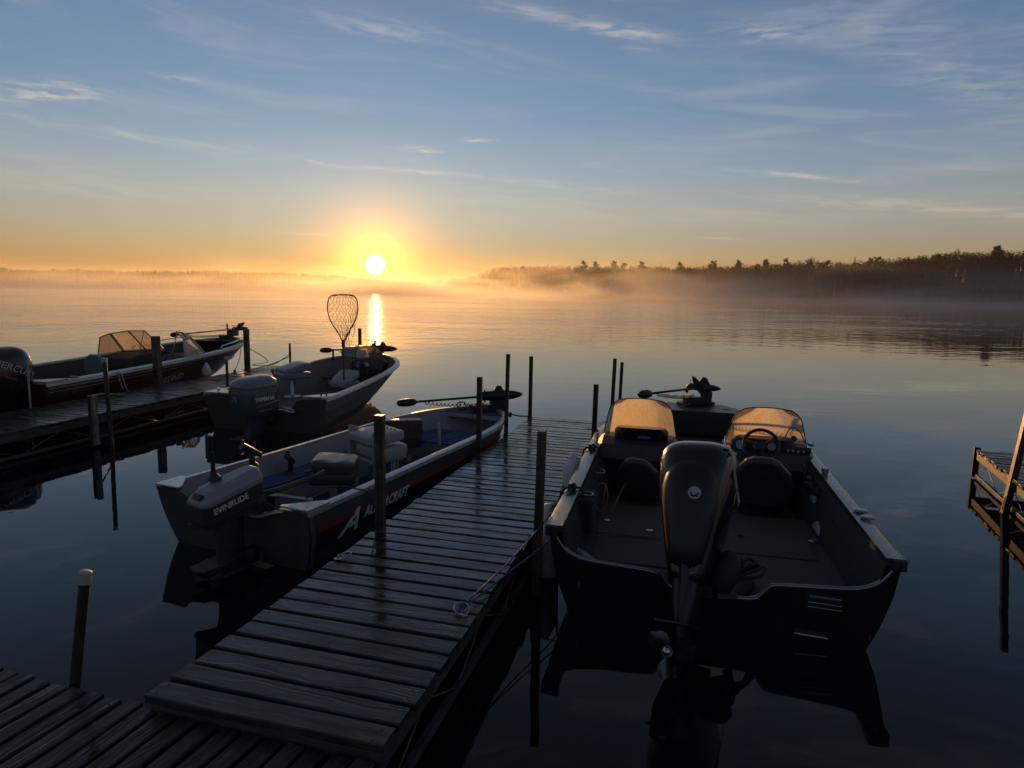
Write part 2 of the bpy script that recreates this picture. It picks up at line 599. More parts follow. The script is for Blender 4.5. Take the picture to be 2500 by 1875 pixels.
def bare_parts(rnd, h=17.0, spread=.55):
    tr, cr = MB(), MB()

    def grow(p, d, L, r_, lev):
        q = p + d * L
        (tr if lev < 2 else cr).tube([p, q], [r_, r_ * .65], 4 if lev < 2 else 3, caps=False)
        if lev >= 5:
            return
        for _ in range(3 if lev < 4 else 4):
            nd_ = (d + Vector((rnd.uniform(-1, 1), rnd.uniform(-1, 1), rnd.uniform(-.15, .6))) * spread).normalized()
            grow(p.lerp(q, rnd.uniform(.6, 1)), nd_, L * rnd.uniform(.6, .82), max(r_ * .58, .028), lev + 1)
    grow(Vector((0, 0, -1)), Vector((rnd.uniform(-.05, .05), 0, 1)), h * .34, .26, 0)
    return tr, cr


def make_tree(name, parts, label, cat, mats):
    t = thing(name, label, cat)
    parts[0].build('trunk', mats[0], t)
    parts[1].build('crown', mats[1], t)
    return t


rt = random.Random(31)
SPR = [spruce_parts(rt, rt.uniform(13, 17), rt.uniform(2.0, 3.3), 1.5) for _ in range(5)]
PINE = [pine_parts(rt, rt.uniform(20, 24), rt.uniform(4.6, 6.6)) for _ in range(5)]
BARE = [bare_parts(rt, rt.uniform(15, 18), rt.uniform(.5, .68)) for _ in range(4)]
used = {}


def put_tree(kind, idx, x, y, z, s, label, cat, group=None):
    src = {'spruce_tree': SPR, 'pine_tree': PINE, 'bare_tree': BARE}[kind]
    key = (kind, idx % len(src))
    if key not in used:
        m2 = {'spruce_tree': (mat_bark, mat_needle), 'pine_tree': (mat_bark, mat_pine), 'bare_tree': (mat_pale_bark, mat_twig)}[kind]
        t = make_tree(kind, src[key[1]], label, cat, m2)
        used[key] = t
    else:
        t = copy_of(used[key])
        for ch in used[key].children:
            copy_of(ch, t)
    for k in ('label', 'group'):
        if k in t:
            del t[k]
    tag(t, label, cat, group)
    t.location = (x, y, z)
    t.rotation_euler = (0, 0, rt.uniform(0, 6.28))
    t.scale = (s, s, s)
    return t


def at_az(deg, d):
    """Point d metres behind the shore line at an azimuth (degrees from +Y)."""
    best = None
    for i in range(len(fine_shore) - 1):
        a, b = fine_shore[i], fine_shore[i + 1]
        az0, az1 = math.degrees(math.atan2(a.x, a.y)), math.degrees(math.atan2(b.x, b.y))
        if min(az0, az1) <= deg <= max(az0, az1):
            t = (deg - az0) / (az1 - az0)
            p = a.lerp(b, t)
            best = p
    out = Vector((best.x, best.y + 30, 0)).normalized()
    q = best + out * d
    return q.x, q.y, ground_z(best, d)


def tree_top(kind, idx, deg, d, top_el, label, cat, group=None):
    """Stand a tree d metres behind the shore, grown to reach a given height angle above the lake's horizon."""
    x, y, z = at_az(deg, d)
    want = EYE + math.hypot(x, y) * math.tan(R(top_el)) - z
    src = {'spruce_tree': SPR, 'pine_tree': PINE, 'bare_tree': BARE}[kind][idx % {'spruce_tree': 5, 'pine_tree': 5, 'bare_tree': 4}[kind]]
    hh = max(v[2] for v in src[1].v)
    return put_tree(kind, idx, x, y, z, max(.45, min(1.9, want / hh)), label, cat, group)

# trees one can tell apart along the skyline, west to east (kind, shape, azimuth, metres behind the shore, height angle of the top, label)
NOTED = [
    ('pine_tree', 0, 35.6, 20, 3.85, 'huge dark broad pine near the east end of the shore'),
    ('bare_tree', 0, 33.5, 60, 4.2, 'tall round-headed bare tree rising highest above the eastern wood'),
    ('bare_tree', 1, 32.75, 60, 4.05, 'slimmer bare tree just left of the tall round-headed bare tree'),
    ('bare_tree', 2, 36.9, 50, 3.75, 'pale bare tree right of the huge dark pine'),
    ('bare_tree', 3, 34.6, 60, 3.6, 'low wide bare crown between the round-headed tree and the huge pine'),
    ('spruce_tree', 0, 26.83, 14, 3.15, 'lone pointed fir standing clear left of two ragged pines'),
    ('pine_tree', 1, 27.75, 14, 3.1, 'left one of two ragged pines right of the lone fir'),
    ('pine_tree', 2, 28.4, 14, 3.2, 'right one of two ragged pines right of the lone fir'),
    ('bare_tree', 1, 24.3, 18, 3.45, 'wide bare tree with an umbrella crown left of the lone fir'),
    ('bare_tree', 3, 23.5, 18, 3.2, 'bare tree at the left shoulder of the umbrella-crowned bare tree'),
    ('pine_tree', 3, 25.0, 14, 2.95, 'dark pine under the right side of the umbrella-crowned bare tree'),
    ('pine_tree', 4, 22.06, 14, 3.13, 'pointed pine just left of the bare umbrella tree'),
    ('pine_tree', 0, 20.5, 14, 3.03, 'wide two-headed pine second left of the bare umbrella tree'),
    ('pine_tree', 1, 18.5, 14, 2.98, 'flat-topped pine third left of the bare umbrella tree'),
    ('pine_tree', 2, 16.45, 14, 2.92, 'tufted dark pine above the middle of the misty headland'),
    ('pine_tree', 3, 13.85, 14, 2.8, 'leaning pine left of the tufted dark pine'),
    ('spruce_tree', 2, 12.33, 12, 2.65, 'fir between the leaning pine and a broad pine'),
    ('pine_tree', 4, 10.76, 14, 2.85, 'broad full-crowned pine above the thickest mist'),
    ('pine_tree', 0, 9.3, 14, 2.7, 'smaller pine at the left of the broad full-crowned pine'),
    ('pine_tree', 2, 8.5, 14, 2.87, 'tall pine of the left group on the headland'),
    ('pine_tree', 1, 7.0, 14, 2.8, 'rounded pine second from the headland tip among the tall ones'),
    ('pine_tree', 3, 5.9, 14, 2.84, 'outermost tall pine toward the tip of the headland'),
]
for k_, i_, a_, d_, e_, l_ in NOTED:
    tree_top(k_, i_, a_, d_, e_ - .03, l_, {'pine_tree': 'pine tree', 'spruce_tree': 'fir tree', 'bare_tree': 'bare tree'}[k_])


def skyline(a):
    """Height angle of the wood's general top, read along azimuth."""
    pts = [(-12, .8), (-7.2, .95), (-4.2, 1.25), (-3.0, 1.5), (-1.8, 2.05), (-.4, 2.3), (3, 2.32), (8, 2.36), (12, 2.4), (15, 2.36), (18, 2.5), (21, 2.65), (26, 2.78), (28, 2.85), (30, 3.05), (32, 3.3), (34, 3.4), (37, 3.45), (50, 3.7)]
    for (x0, y0), (x1, y1) in zip(pts, pts[1:]):
        if x0 <= a <= x1:
            return y0 + (y1 - y0) * (a - x0) / (x1 - x0)
    return 2.2


SAME = {'spruce_tree': ('narrow dark spruce in the wooded far shore', 'fir tree', 'spruces of the far shore'),
        'pine_tree': ('dark shaggy pine among the others on the wooded far shore', 'pine tree', 'pines of the far shore'),
        'bare_tree': ('leafless tree among the conifers of the far shore', 'bare tree', 'leafless trees of the far shore')}
for i_ in range(118):
    a_ = -6.6 + 42.5 * (i_ + rt.uniform(-.3, .3)) / 117
    q_ = rt.random()
    bare_share = .12 if a_ < 14 else .34
    k_ = 'bare_tree' if q_ < bare_share else ('pine_tree' if q_ < bare_share + .22 else 'spruce_tree')
    l_ = SAME[k_]
    tree_top(k_, rt.randint(0, 4), max(-6.6, min(35.8, a_)), rt.uniform(4, 20), skyline(a_) + rt.uniform(-.40, .06), *l_)

# the wood behind them, reading as one mass
mb = MB()
mb_round = MB()
rf = random.Random(5)
for i_ in range(2600):
    a_ = rf.uniform(-7.1, 44)
    d_ = rf.uniform(6, 95)
    x_, y_, z_ = at_az(a_, d_)
    top_ = EYE + math.hypot(x_, y_) * math.tan(R(skyline(a_) + rf.uniform(-.55, .0)))
    h_ = max(5.0, min(26.0, top_ - z_))
    w_ = rf.uniform(1.2, 3.0)
    nl_ = 6
    base = Vector((x_, y_, z_))
    if rf.random() < .72:                        # a round-headed broadleaf just coming into leaf
        rr_ = rf.uniform(2.2, 4.2)
        leaf_faces(mb_round, base + Vector((0, 0, h_ - rr_ * .9)), rr_, rr_ * 1.15, 46, .75, rf)
        leaf_faces(mb_round, base + Vector((0, 0, h_ * .45)), rr_ * 1.1, h_ * .4, 22, .9, rf)
        continue
    for k in range(nl_):
        t = k / nl_
        zc = h_ * (.08 + .8 * t)
        r_ = w_ * (1.05 - t) * rf.uniform(.7, 1.2)
        n_ = 5
        a0_ = rf.uniform(0, 6)
        ring = [base + Vector((math.cos(a0_ + 6.283 * j / n_) * r_ * rf.uniform(.6, 1.2), math.sin(a0_ + 6.283 * j / n_) * r_ * rf.uniform(.6, 1.2), zc - rf.uniform(0, .6))) for j in range(n_)]
        apex = base + Vector((0, 0, min(h_, zc + h_ * .3)))
        mb.add(ring + [apex], [(j, (j + 1) % n_, n_) for j in range(n_)])
tag(mb.build('shore_woods', mat_needle), kind='stuff')
tag(mb_round.build('broadleaf_woods', mat_olive), kind='stuff')
mb = MB()
for i_ in range(380):                            # trunks, saplings and twig tips standing in the edge of the wood
    a_ = rf.uniform(-6.9, 44)
    d_ = rf.uniform(0, 30)
    x_, y_, z_ = at_az(a_, d_)
    h_ = rf.uniform(.4, .9) * max(6, EYE + math.hypot(x_, y_) * math.tan(R(skyline(a_))) - z_)
    p_ = Vector((x_, y_, z_ - .5))
    q_ = p_ + Vector((rf.uniform(-.6, .6), rf.uniform(-.6, .6), h_))
    mb.tube([p_, q_], [.13, .04], 3, caps=False)
    for _ in range(7):
        b_ = p_.lerp(q_, rf.uniform(.45, .97))
        mb.tube([b_, b_ + Vector((rf.uniform(-1.3, 1.3), rf.uniform(-1.3, 1.3), rf.uniform(.6, 2.2)))], [.05, .02], 3, caps=False)
tag(mb.build('bare_undergrowth', mat_twig), kind='stuff')
# the far western shore, a low line of trees nearly lost in the mist
mb = MB()
for i_ in range(5200):
    a_ = rf.uniform(-52, -7.0)
    d_ = rf.uniform(3, 70)
    x_, y_, z_ = at_az(a_, d_)
    e_ = 1.10 + (.25 * max(0, 1 - abs(a_ + 21) / 13)) + .12 * mnoise.noise(Vector((a_ * .35, 0, 0))) + .10 * mnoise.noise(Vector((a_ * 1.7, 3, 0))) - (.40 * max(0, (a_ + 16) / 9) if a_ > -16 else 0)
    h_ = max(6, EYE + math.hypot(x_, y_) * math.tan(R(e_ * rf.uniform(.80, 1.02))) - z_)
    w_ = rf.uniform(2.0, 4.2)
    base = Vector((x_, y_, z_))
    for t0, t1, r_ in ((.05, .6, w_), (.35, .85, w_ * .7), (.6, 1.0, w_ * .42)):
        ring = [base + Vector((math.cos(6.283 * j / 5) * r_ * rf.uniform(.7, 1.2), math.sin(6.283 * j / 5) * r_ * rf.uniform(.7, 1.2), h_ * t0)) for j in range(5)]
        mb.add(ring + [base + Vector((0, 0, h_ * t1))], [(j, (j + 1) % 5, 5) for j in range(5)])
tag(mb.build('western_woods', mat_far), kind='stuff')


# air: even haze over the whole lake, and the steam lying on the water
hz = bpy.data.materials.new('lake_haze')
hz.use_nodes = True
N = NT(hz.node_tree)
pv = N.n('ShaderNodeVolumePrincipled')
pv.inputs['Color'].default_value = (.93, .93, .93, 1)
pv.inputs['Density'].default_value = .00006
pv.inputs['Anisotropy'].default_value = .58
N.put(N.n('ShaderNodeOutputMaterial').inputs['Volume'], pv.outputs[0])
mb = MB()
mb.box((0, 800, 21.5), (4200, 1900, 47))
tag(mb.build('haze', hz), kind='stuff')

ms = bpy.data.materials.new('lake_mist')
ms.use_nodes = True
N = NT(ms.node_tree)
pv = N.n('ShaderNodeVolumePrincipled')
pv.inputs['Color'].default_value = (.95, .93, .92, 1)
pv.inputs['Anisotropy'].default_value = .58
P = N.n('ShaderNodeNewGeometry').outputs['Position']
x, y, z = N.sep(P)[:3]
wisp = N.noise(N.comb(N.m('MULTIPLY', x, .016), N.m('MULTIPLY', y, .008), N.m('MULTIPLY', z, .07)), 1.0, 4, .6, .4)
# a bank of steam drifts up in front of the sun
bx, by = N.m('DIVIDE', N.m('ADD', x, 84), 34), N.m('DIVIDE', N.m('SUBTRACT', y, 400), 90)
bank = N.m('EXPONENT', N.m('MULTIPLY', N.m('ADD', N.m('MULTIPLY', bx, bx), N.m('MULTIPLY', by, by)), -1.0))
hgt = N.m('ADD', N.m('ADD', 2.2, N.m('MULTIPLY', N.smooth(wisp, .36, .70), 9.0)), N.m('MULTIPLY', bank, 2.5))
fall = N.m('EXPONENT', N.m('MULTIPLY', N.m('DIVIDE', z, hgt), -1.0))
ramp_in = N.smooth(N.m('ADD', y, N.m('MULTIPLY', x, .30)), 150, 360)
top = N.m('SUBTRACT', 1.0, N.smooth(z, 12, 21))
west = N.m('ADD', .38, N.m('MULTIPLY', N.smooth(N.m('ADD', x, N.m('MULTIPLY', y, .26)), -130, 40), .62))
low = N.m('MULTIPLY', N.m('MULTIPLY', N.m('EXPONENT', N.m('DIVIDE', z, -2.6)), N.smooth(y, 22, 170)), .0013)  # thin nearer veil, added to lighten the mid-distance water
dens = N.m('MULTIPLY', N.m('MULTIPLY', N.m('MULTIPLY', N.m('MULTIPLY', fall, ramp_in), top), N.m('ADD', N.m('ADD', .0012, N.m('MULTIPLY', N.smooth(wisp, .34, .68), .0125)), N.m('MULTIPLY', bank, .003))), west)
N.put(pv.inputs['Density'], N.m('ADD', dens, low))
N.put(N.n('ShaderNodeOutputMaterial').inputs['Volume'], pv.outputs[0])
mb = MB()
mb.box((-100, 536, 11.05), (1400, 1028, 22))
tag(mb.build('lake_mist', ms), kind='stuff')

# ------------------------------------------------------------------ materials of the docks
def wood_mat(name, color, wet=.5, grain=1.0, along='X'):
    m_ = bpy.data.materials.new(name)
    m_.use_nodes = True
    N = NT(m_.node_tree)
    co = N.n('ShaderNodeTexCoord').outputs['Object']
    rnd = N.n('ShaderNodeObjectInfo').outputs['Random']
    x, y, z = N.sep(co)[:3]
    if along == 'Z':
        x, z = z, x
    off = N.m('MULTIPLY', rnd, 53.0)
    v = N.comb(N.m('ADD', N.m('MULTIPLY', x, .55), off), N.m('ADD', N.m('MULTIPLY', y, 7.0), N.m('MULTIPLY', rnd, 9.0)), N.m('MULTIPLY', z, 7.0))
    warp = N.noise(N.comb(N.m('ADD', N.m('MULTIPLY', x, 2.2), off), N.m('MULTIPLY', y, 6.0), off), 1.0, 2, .5)
    w2 = N.v('ADD', v, N.comb(0.0, N.m('MULTIPLY', warp, 1.3), 0.0))
    g1 = N.noise(w2, 3.0, 5, .65)
    rings = N.m('SINE', N.m('MULTIPLY', N.noise(w2, 1.1, 2, .5), 46.0))
    blot = N.noise(N.comb(N.m('ADD', N.m('MULTIPLY', x, 2.6), off), N.m('MULTIPLY', y, 9.0), N.m('MULTIPLY', rnd, 17.0)), 1.0, 4, .6)
    c0 = tuple(c * .45 for c in color) + (1,)
    c1 = tuple(c * 1.35 for c in color) + (1,)
    base = N.mix(N.smooth(g1, .3, .72), c0, c1)
    base = N.mix(N.m('MULTIPLY', N.smooth(rings, .3, 1.0), .35), base, c0)
    tone = N.m('ADD', .55, N.m('MULTIPLY', rnd, .8))
    stain = N.smooth(N.noise(N.comb(N.m('ADD', N.m('MULTIPLY', x, 3.4), off), N.m('MULTIPLY', y, 5.0), off), 1.0, 5, .7), .42, .60)
    tone = N.m('MULTIPLY', tone, N.m('ADD', .55, N.m('MULTIPLY', stain, .55)))
    base = N.mix(1.0, base, N.comb(tone, tone, tone), 'MULTIPLY')
    bs = N.n('ShaderNodeBsdfPrincipled')
    N.put(bs.inputs['Base Color'], base)
    film = N.smooth(blot, .58 - .30 * wet, .70)               # where a film of water lies on the board
    N.put(bs.inputs['Roughness'], N.m('SUBTRACT', .40, N.m('MULTIPLY', film, .34)))
    N.put(bs.inputs['Specular IOR Level'], N.m('ADD', .22, N.m('MULTIPLY', film, .36)))
    h = N.m('ADD', N.m('MULTIPLY', g1, .0035 * grain), N.m('MULTIPLY', rings, .0006 * grain))
    h = N.m('ADD', h, N.m('MULTIPLY', blot, .004))
    b = N.n('ShaderNodeBump')
    N.put(b.inputs['Strength'], N.m('SUBTRACT', .9, N.m('MULTIPLY', film, .68)))
    b.inputs['Distance'].default_value = 1.0
    N.put(b.inputs['Height'], h)
    N.put(bs.inputs['Normal'], b.outputs[0])
    N.put(N.n('ShaderNodeOutputMaterial').inputs[0], bs.outputs[0])
    return m_


mat_plank = wood_mat('wet_grey_boards', (.064, .053, .042), wet=1.15)
mat_plank_left = wood_mat('damp_boards', (.07, .054, .043), wet=.5)
mat_plank_old = wood_mat('old_rough_boards', (.056, .046, .035), wet=.1, grain=1.6)
mat_post = wood_mat('post_wood', (.075, .062, .052), wet=.3, along='Z')
mat_stub = wood_mat('weathered_post_wood', (.22, .20, .18), wet=.1, grain=2, along='Z')
mat_beam = mat('dark_frame_timber', (.06, .052, .045), .6, var=.3, nscale=8)
mat_truss = mat('galvanised_frame', (.34, .33, .31), .45, metal=.6, var=.25, nscale=15)
mat_brace = mat('rusty_rod', (.16, .12, .09), .5, metal=.5, var=.3, nscale=20)
mat_nail = mat('nail_head', (.03, .025, .022), .5, metal=.5)
mat_pipe = mat('dark_pipe', (.05, .045, .042), .5, metal=.3, var=.25, nscale=12)
mat_cap = mat('white_plastic_cap', (.40, .38, .34), .5, var=.08)
mat_steel = mat('steel_fitting', (.45, .44, .42), .3, metal=.9, var=.15)
WATER = 0.0


def plank_mesh(L, w, t, rnd):
    """A board with eased edges, a touch of bow and uneven ends; lies along x, top at z=0."""
    e = .006
    prof = [(-w / 2, -t), (w / 2, -t), (w / 2, -e), (w / 2 - e, 0), (-w / 2 + e, 0), (-w / 2, -e)]
    mb = MB()
    rings = []
    for i in range(4):
        f = i / 3
        x_ = -L / 2 + L * f
        jy, jz = (0, 0) if i in (0, 3) else (rnd.uniform(-.002, .002), rnd.uniform(-.002, .002))
        rings.append([Vector((x_ + (rnd.uniform(-.004, .004) if i in (0, 3) else 0), y_ + jy, z_ + jz)) for y_, z_ in prof])
    mb.loft(rings)
    mb.cur = 1
    for sx in (-1, 1):
        for sy in (-.28, .26):
            px, py = sx * (L / 2 - .05 + rnd.uniform(-.012, .012)), w * sy + rnd.uniform(-.008, .008)
            mb.lathe([(.0055, -.004), (.0055, .0012), (0, .0014)], 6, Matrix.Translation((px, py, 0)))
    return mb


def make_dock(name, label, loc, heading, L, Wd, zt, pitch, bw, gap_mat, rnd, truss=True, t=.038, y0=0.0, end_board=False, brace_step=.46, rail=None):
    """Boards across x, dock running forward along +y from its near end."""
    d = thing(name, label, 'dock', (loc[0], loc[1], 0), heading)
    protos = []
    n = int(L / pitch)
    for i in range(n):
        if i < 6:
            o = plank_mesh(Wd, bw, t, rnd).build('plank', [gap_mat, mat_nail], d)
            protos.append(o)
        else:
            o = copy_of(protos[i % 6], d)
        o.location = (rnd.uniform(-.012, .012), y0 + pitch * (i + .5) + rnd.uniform(-.003, .003), zt + rnd.uniform(-.003, .003))
        o.rotation_euler = (rnd.uniform(-.006, .006), rnd.uniform(-.003, .003), rnd.uniform(-.006, .006) + (PI if rnd.random() < .5 else 0))
    for sx in (-1, 1):
        xx = sx * (Wd / 2 - .045)
        MB().box((xx, y0 + L / 2, zt - t - .055), (.05, L - .02, .10)).build('side_beam', mat_beam, d, bevel=.004)
        if truss:
            zb, ztop = WATER + .045, zt - t - .105
            MB().box((xx, y0 + L / 2, zb), (.04, L - .03, .045)).build('bottom_rail', rail or mat_beam, d, bevel=.004)
            m = int(L / brace_step)
            pr = None
            for k in range(m):
                ya, yb = y0 + .1 + k * brace_step, y0 + .1 + (k + 1) * brace_step
                if k < 2:
                    s_ = 1 if k == 0 else -1
                    o = MB().tube([(0, -s_ * brace_step / 2, zb - ztop), (0, s_ * brace_step / 2, 0)], .0055, 6).build('brace', mat_brace, d, smooth=True)
                    pr = pr or []
                    pr.append(o)
                else:
                    o = copy_of(pr[k % 2], d)
                o.location = (xx, (ya + yb) / 2, ztop)
    for k in range(max(2, int(L / 2.4))):                         # cross bearers underneath
        yy = y0 + .1 + (L - .2) * k / max(1, int(L / 2.4) - 1)
        MB().box((0, yy, zt - t - .06), (Wd - .16, .045, .09)).build('cross_bearer', mat_beam, d)
    MB().box((0, y0 + .028, zt - t - .056), (Wd - .03, .03, .105)).build('end_beam', mat_beam, d, bevel=.004)
    MB().box((0, y0 + L - .028, zt - t - .056), (Wd - .03, .03, .105)).build('end_beam', mat_beam, d, bevel=.004)
    return d


def mooring_ring(d, x, y, z, rot):
    mb = MB()
    ring = [Vector((math.cos(a) * .045, math.sin(a) * .045, .022 + .016 * math.cos(a))) for a in [2 * PI * k / 20 for k in range(20)]]
    mb.tube(ring, .006, 8, closed=True)
    mb.box((-.045, 0, .004), (.05, .035, .006))
    mb.tube([(-.045, -.012, .004), (-.052, -.012, .03), (-.038, .012, .03), (-.045, .012, .004)], .005, 6)
    o = mb.build('mooring_ring', mat_steel, d, auto=40)
    o.location = (x, y, z)
    o.rotation_euler = (0, 0, rot)
    return o


rd = random.Random(11)
main_dock = make_dock('main_dock', 'wet grey plank dock running out between the silver boat and the black boat', (-1.105, 2.71), 15.48, 7.6, 1.225, .40, .152, .129, mat_plank, rd)
mooring_ring(main_dock, -.545, 1.72, .402, .6)
mooring_ring(main_dock, .52, 1.22, .402, 2.2)
left_dock = make_dock('left_dock', 'weathered plank dock between the dark windshield boat and the boat with a landing net', (-7.72, 6.2), 13.6, 10.35, 1.36, .40, .152, .134, mat_plank_left, rd, brace_step=.62)
right_dock = make_dock('right_dock', 'sunlit end of a plank dock with a truss side, cut off by the right edge', (5.12, 4.45), 22.0, 4.1, 1.3, .40, .152, .134, mat_plank_left, rd, brace_step=.5, rail=mat_stub)
MB().box((-.62, 4.07, .215), (.07, .06, .39)).build('corner_leg', mat_post, right_dock, bevel=.004)
near_dock = make_dock('near_dock', 'rough dark narrow-board walkway in the bottom left corner', (-2.15, 3.10), 21.0, 4.3, 2.6, .33, .114, .093, mat_plank_old, rd, truss=False)
# its boards run away from the photographer, so the walkway lies across the view
near_dock.rotation_euler = (0, 0, -R(18.0) + PI / 2)
near_dock.location = (-1.71 - 1.30 * math.sin(R(18)) + 2.6 * math.cos(R(18)), 2.905 - 1.30 * math.cos(R(18)) - 2.6 * math.sin(R(18)), 0)


def post(x, y, ztop, w, label, lean=(0, 0), round_=False, cap=False, m_=None, zb=-.9, name='mooring_post', group='mooring posts along the docks'):
    t = thing(name, label, 'mooring post', (x, y, 0), 0, group)
    mb = MB()
    a, b = Vector((-lean[0] * (0 - zb), -lean[1] * (0 - zb), zb)), Vector((lean[0] * ztop, lean[1] * ztop, ztop))
    if round_:
        mb.tube([a, b], w / 2, 12)
        mb.build('shaft', m_ or mat_pipe, t, auto=50)
        if cap:
            d = (b - a).normalized()
            MB().tube([b - d * .055, b + d * .002, b + d * .008], [w / 2 + .004, w / 2 + .004, w / 2 - .004], 14).build('cap', mat_cap, t, auto=50)
    else:
        # a squared post with a shallow groove down two faces
        h = w / 2
        g = h * .28
        prof = [(-h, -h), (-g, -h), (-g * .7, -h + .006), (g * .7, -h + .006), (g, -h), (h, -h), (h, h), (g, h), (g * .7, h - .006), (-g * .7, h - .006), (-g, h), (-h, h)]
        d = (b - a)
        rot = Matrix.Rotation(-R(15), 3, 'Z')
        mb.loft([[p + rot @ Vector((x_, y_, 0)) for x_, y_ in prof] for p in (a, b)])
        mb.build('shaft', m_ or mat_post, t)
        if name == 'mooring_post' and zb < -.8:
            c_ = a.lerp(b, (.33 - zb) / (ztop - zb))
            mb = MB()
            mb.box(c_, (w + .016, w + .016, .10), Matrix.Rotation(-R(15), 3, 'Z'))
            o_ = mb.build('bracket', mat_beam, t)
    return t


post(-1.035, 5.12, 1.33, .066, 'thick square post in front of the silver boat lettering, left dock edge')
post(-.385, 7.82, 1.30, .056, 'square post on the left dock edge beside the silver boat bow deck')
post(-.075, 8.88, 1.48, .046, 'slender tall post at the tip of the silver boat bow', lean=(.012, 0))
post(.29, 10.20, 1.33, .052, 'post on the far left corner of the main dock')
post(.215, 4.86, 1.28, .060, 'thick post beside the blue rope on the right dock edge', lean=(.012, 0))
post(1.005, 7.95, 1.22, .056, 'post on the right dock edge left of the amber windshield', lean=(.012, 0))
post(1.46, 9.58, 1.38, .050, 'tall post at the far right corner of the main dock', lean=(.02, 0))
post(1.66, 10.14, 1.27, .046, 'post in the water past the far end of the main dock', lean=(.02, 0))
post(-6.86, 12.75, 1.35, .115, 'broad square post beside the lettering of the dark red boat', lean=(-.01, 0))
post(-6.22, 15.48, 1.35, .098, 'square post at the bow of the dark red boat with its trolling motor behind')
post(-5.80, 9.42, 1.27, .060, 'white-capped pipe beside a weathered stub post on the left dock', lean=(-.02, 0), round_=True, cap=True)
post(-5.50, 12.70, .97, .052, 'short white-capped pipe by the stern of the landing net boat', round_=True, cap=True)
post(-7.55, 10.25, 1.12, .034, 'thin grey pipe in front of the cowl of the leftmost motor', round_=True, m_=mat_truss)
post(-5.42, 16.1, .98, .050, 'short thin post with rope knotted on at the far end of the left dock', round_=True)
post(-3.92, 17.0, 1.33, .066, 'lone post in the water behind the seat of the net boat')
post(5.42, 7.02, 1.62, .064, 'leaning post in front of the sunlit dock at the right edge', lean=(.115, 0), zb=-.6)
post(-2.225, 3.10, .90, .050, 'leaning dark pipe with a white cap at the near walkway', lean=(.16, 0), round_=True, cap=True)
t = thing('stub_post', 'short weathered stub post clamped to the side of the left dock', 'stub post', (-5.93, 9.28, 0))
MB().box((.022, -.03, .40), (.05, .08, .72)).build('grey_board', mat_stub, t, bevel=.006)
MB().box((-.035, -.01, .41), (.045, .09, .68)).build('brown_board', mat_post, t, bevel=.005)

# ------------------------------------------------------------------ boats: shared builders
mat_black = mat('black_plastic', (.012, .012, .013), .42, var=.2, nscale=20)
mat_gloss = mat('black_gloss', (.007, .007, .008), .18, var=.2, nscale=4, coat=.5, drops=.0)
mat_rubber = mat('black_rubber', (.016, .015, .015), .7, var=.2)
mat_alu = mat('bare_aluminium', (.50, .50, .49), .38, metal=.85, var=.12, nscale=10)
mat_rail = mat('dewy_gunwale', (.58, .57, .54), .3, metal=.6, var=.1, nscale=14, drops=.0025)
mat_stainless = mat('stainless', (.62, .62, .61), .16, metal=1.0, var=.05)
mat_white_decal = mat('white_lettering', (.78, .77, .74), .5, var=.04)
mat_grey_decal = mat('grey_lettering', (.42, .42, .42), .5, var=.04)
mat_red_decal = mat('red_stripe', (.32, .035, .03), .45, var=.08)
mat_dark_decal = mat('black_stripe', (.02, .02, .022), .45, var=.1)
mat_vinyl_white = mat('white_vinyl', (.32, .305, .29), .42, var=.1, nscale=9)
mat_vinyl_grey = mat('grey_vinyl', (.17, .18, .20), .38, var=.12, nscale=9)
mat_vinyl_dark = mat('dark_vinyl', (.035, .03, .028), .45, var=.2, nscale=9)
mat_rope = mat('grey_rope', (.30, .26, .22), .85, var=.3, nscale=60)
mat_rope_dark = mat('dark_rope', (.05, .045, .04), .85, var=.3, nscale=60)
mat_rope_blue = mat('blue_rope', (.045, .07, .24), .7, var=.25, nscale=60)
mat_buoy = mat('white_fender', (.66, .63, .60), .5, var=.1, nscale=12)


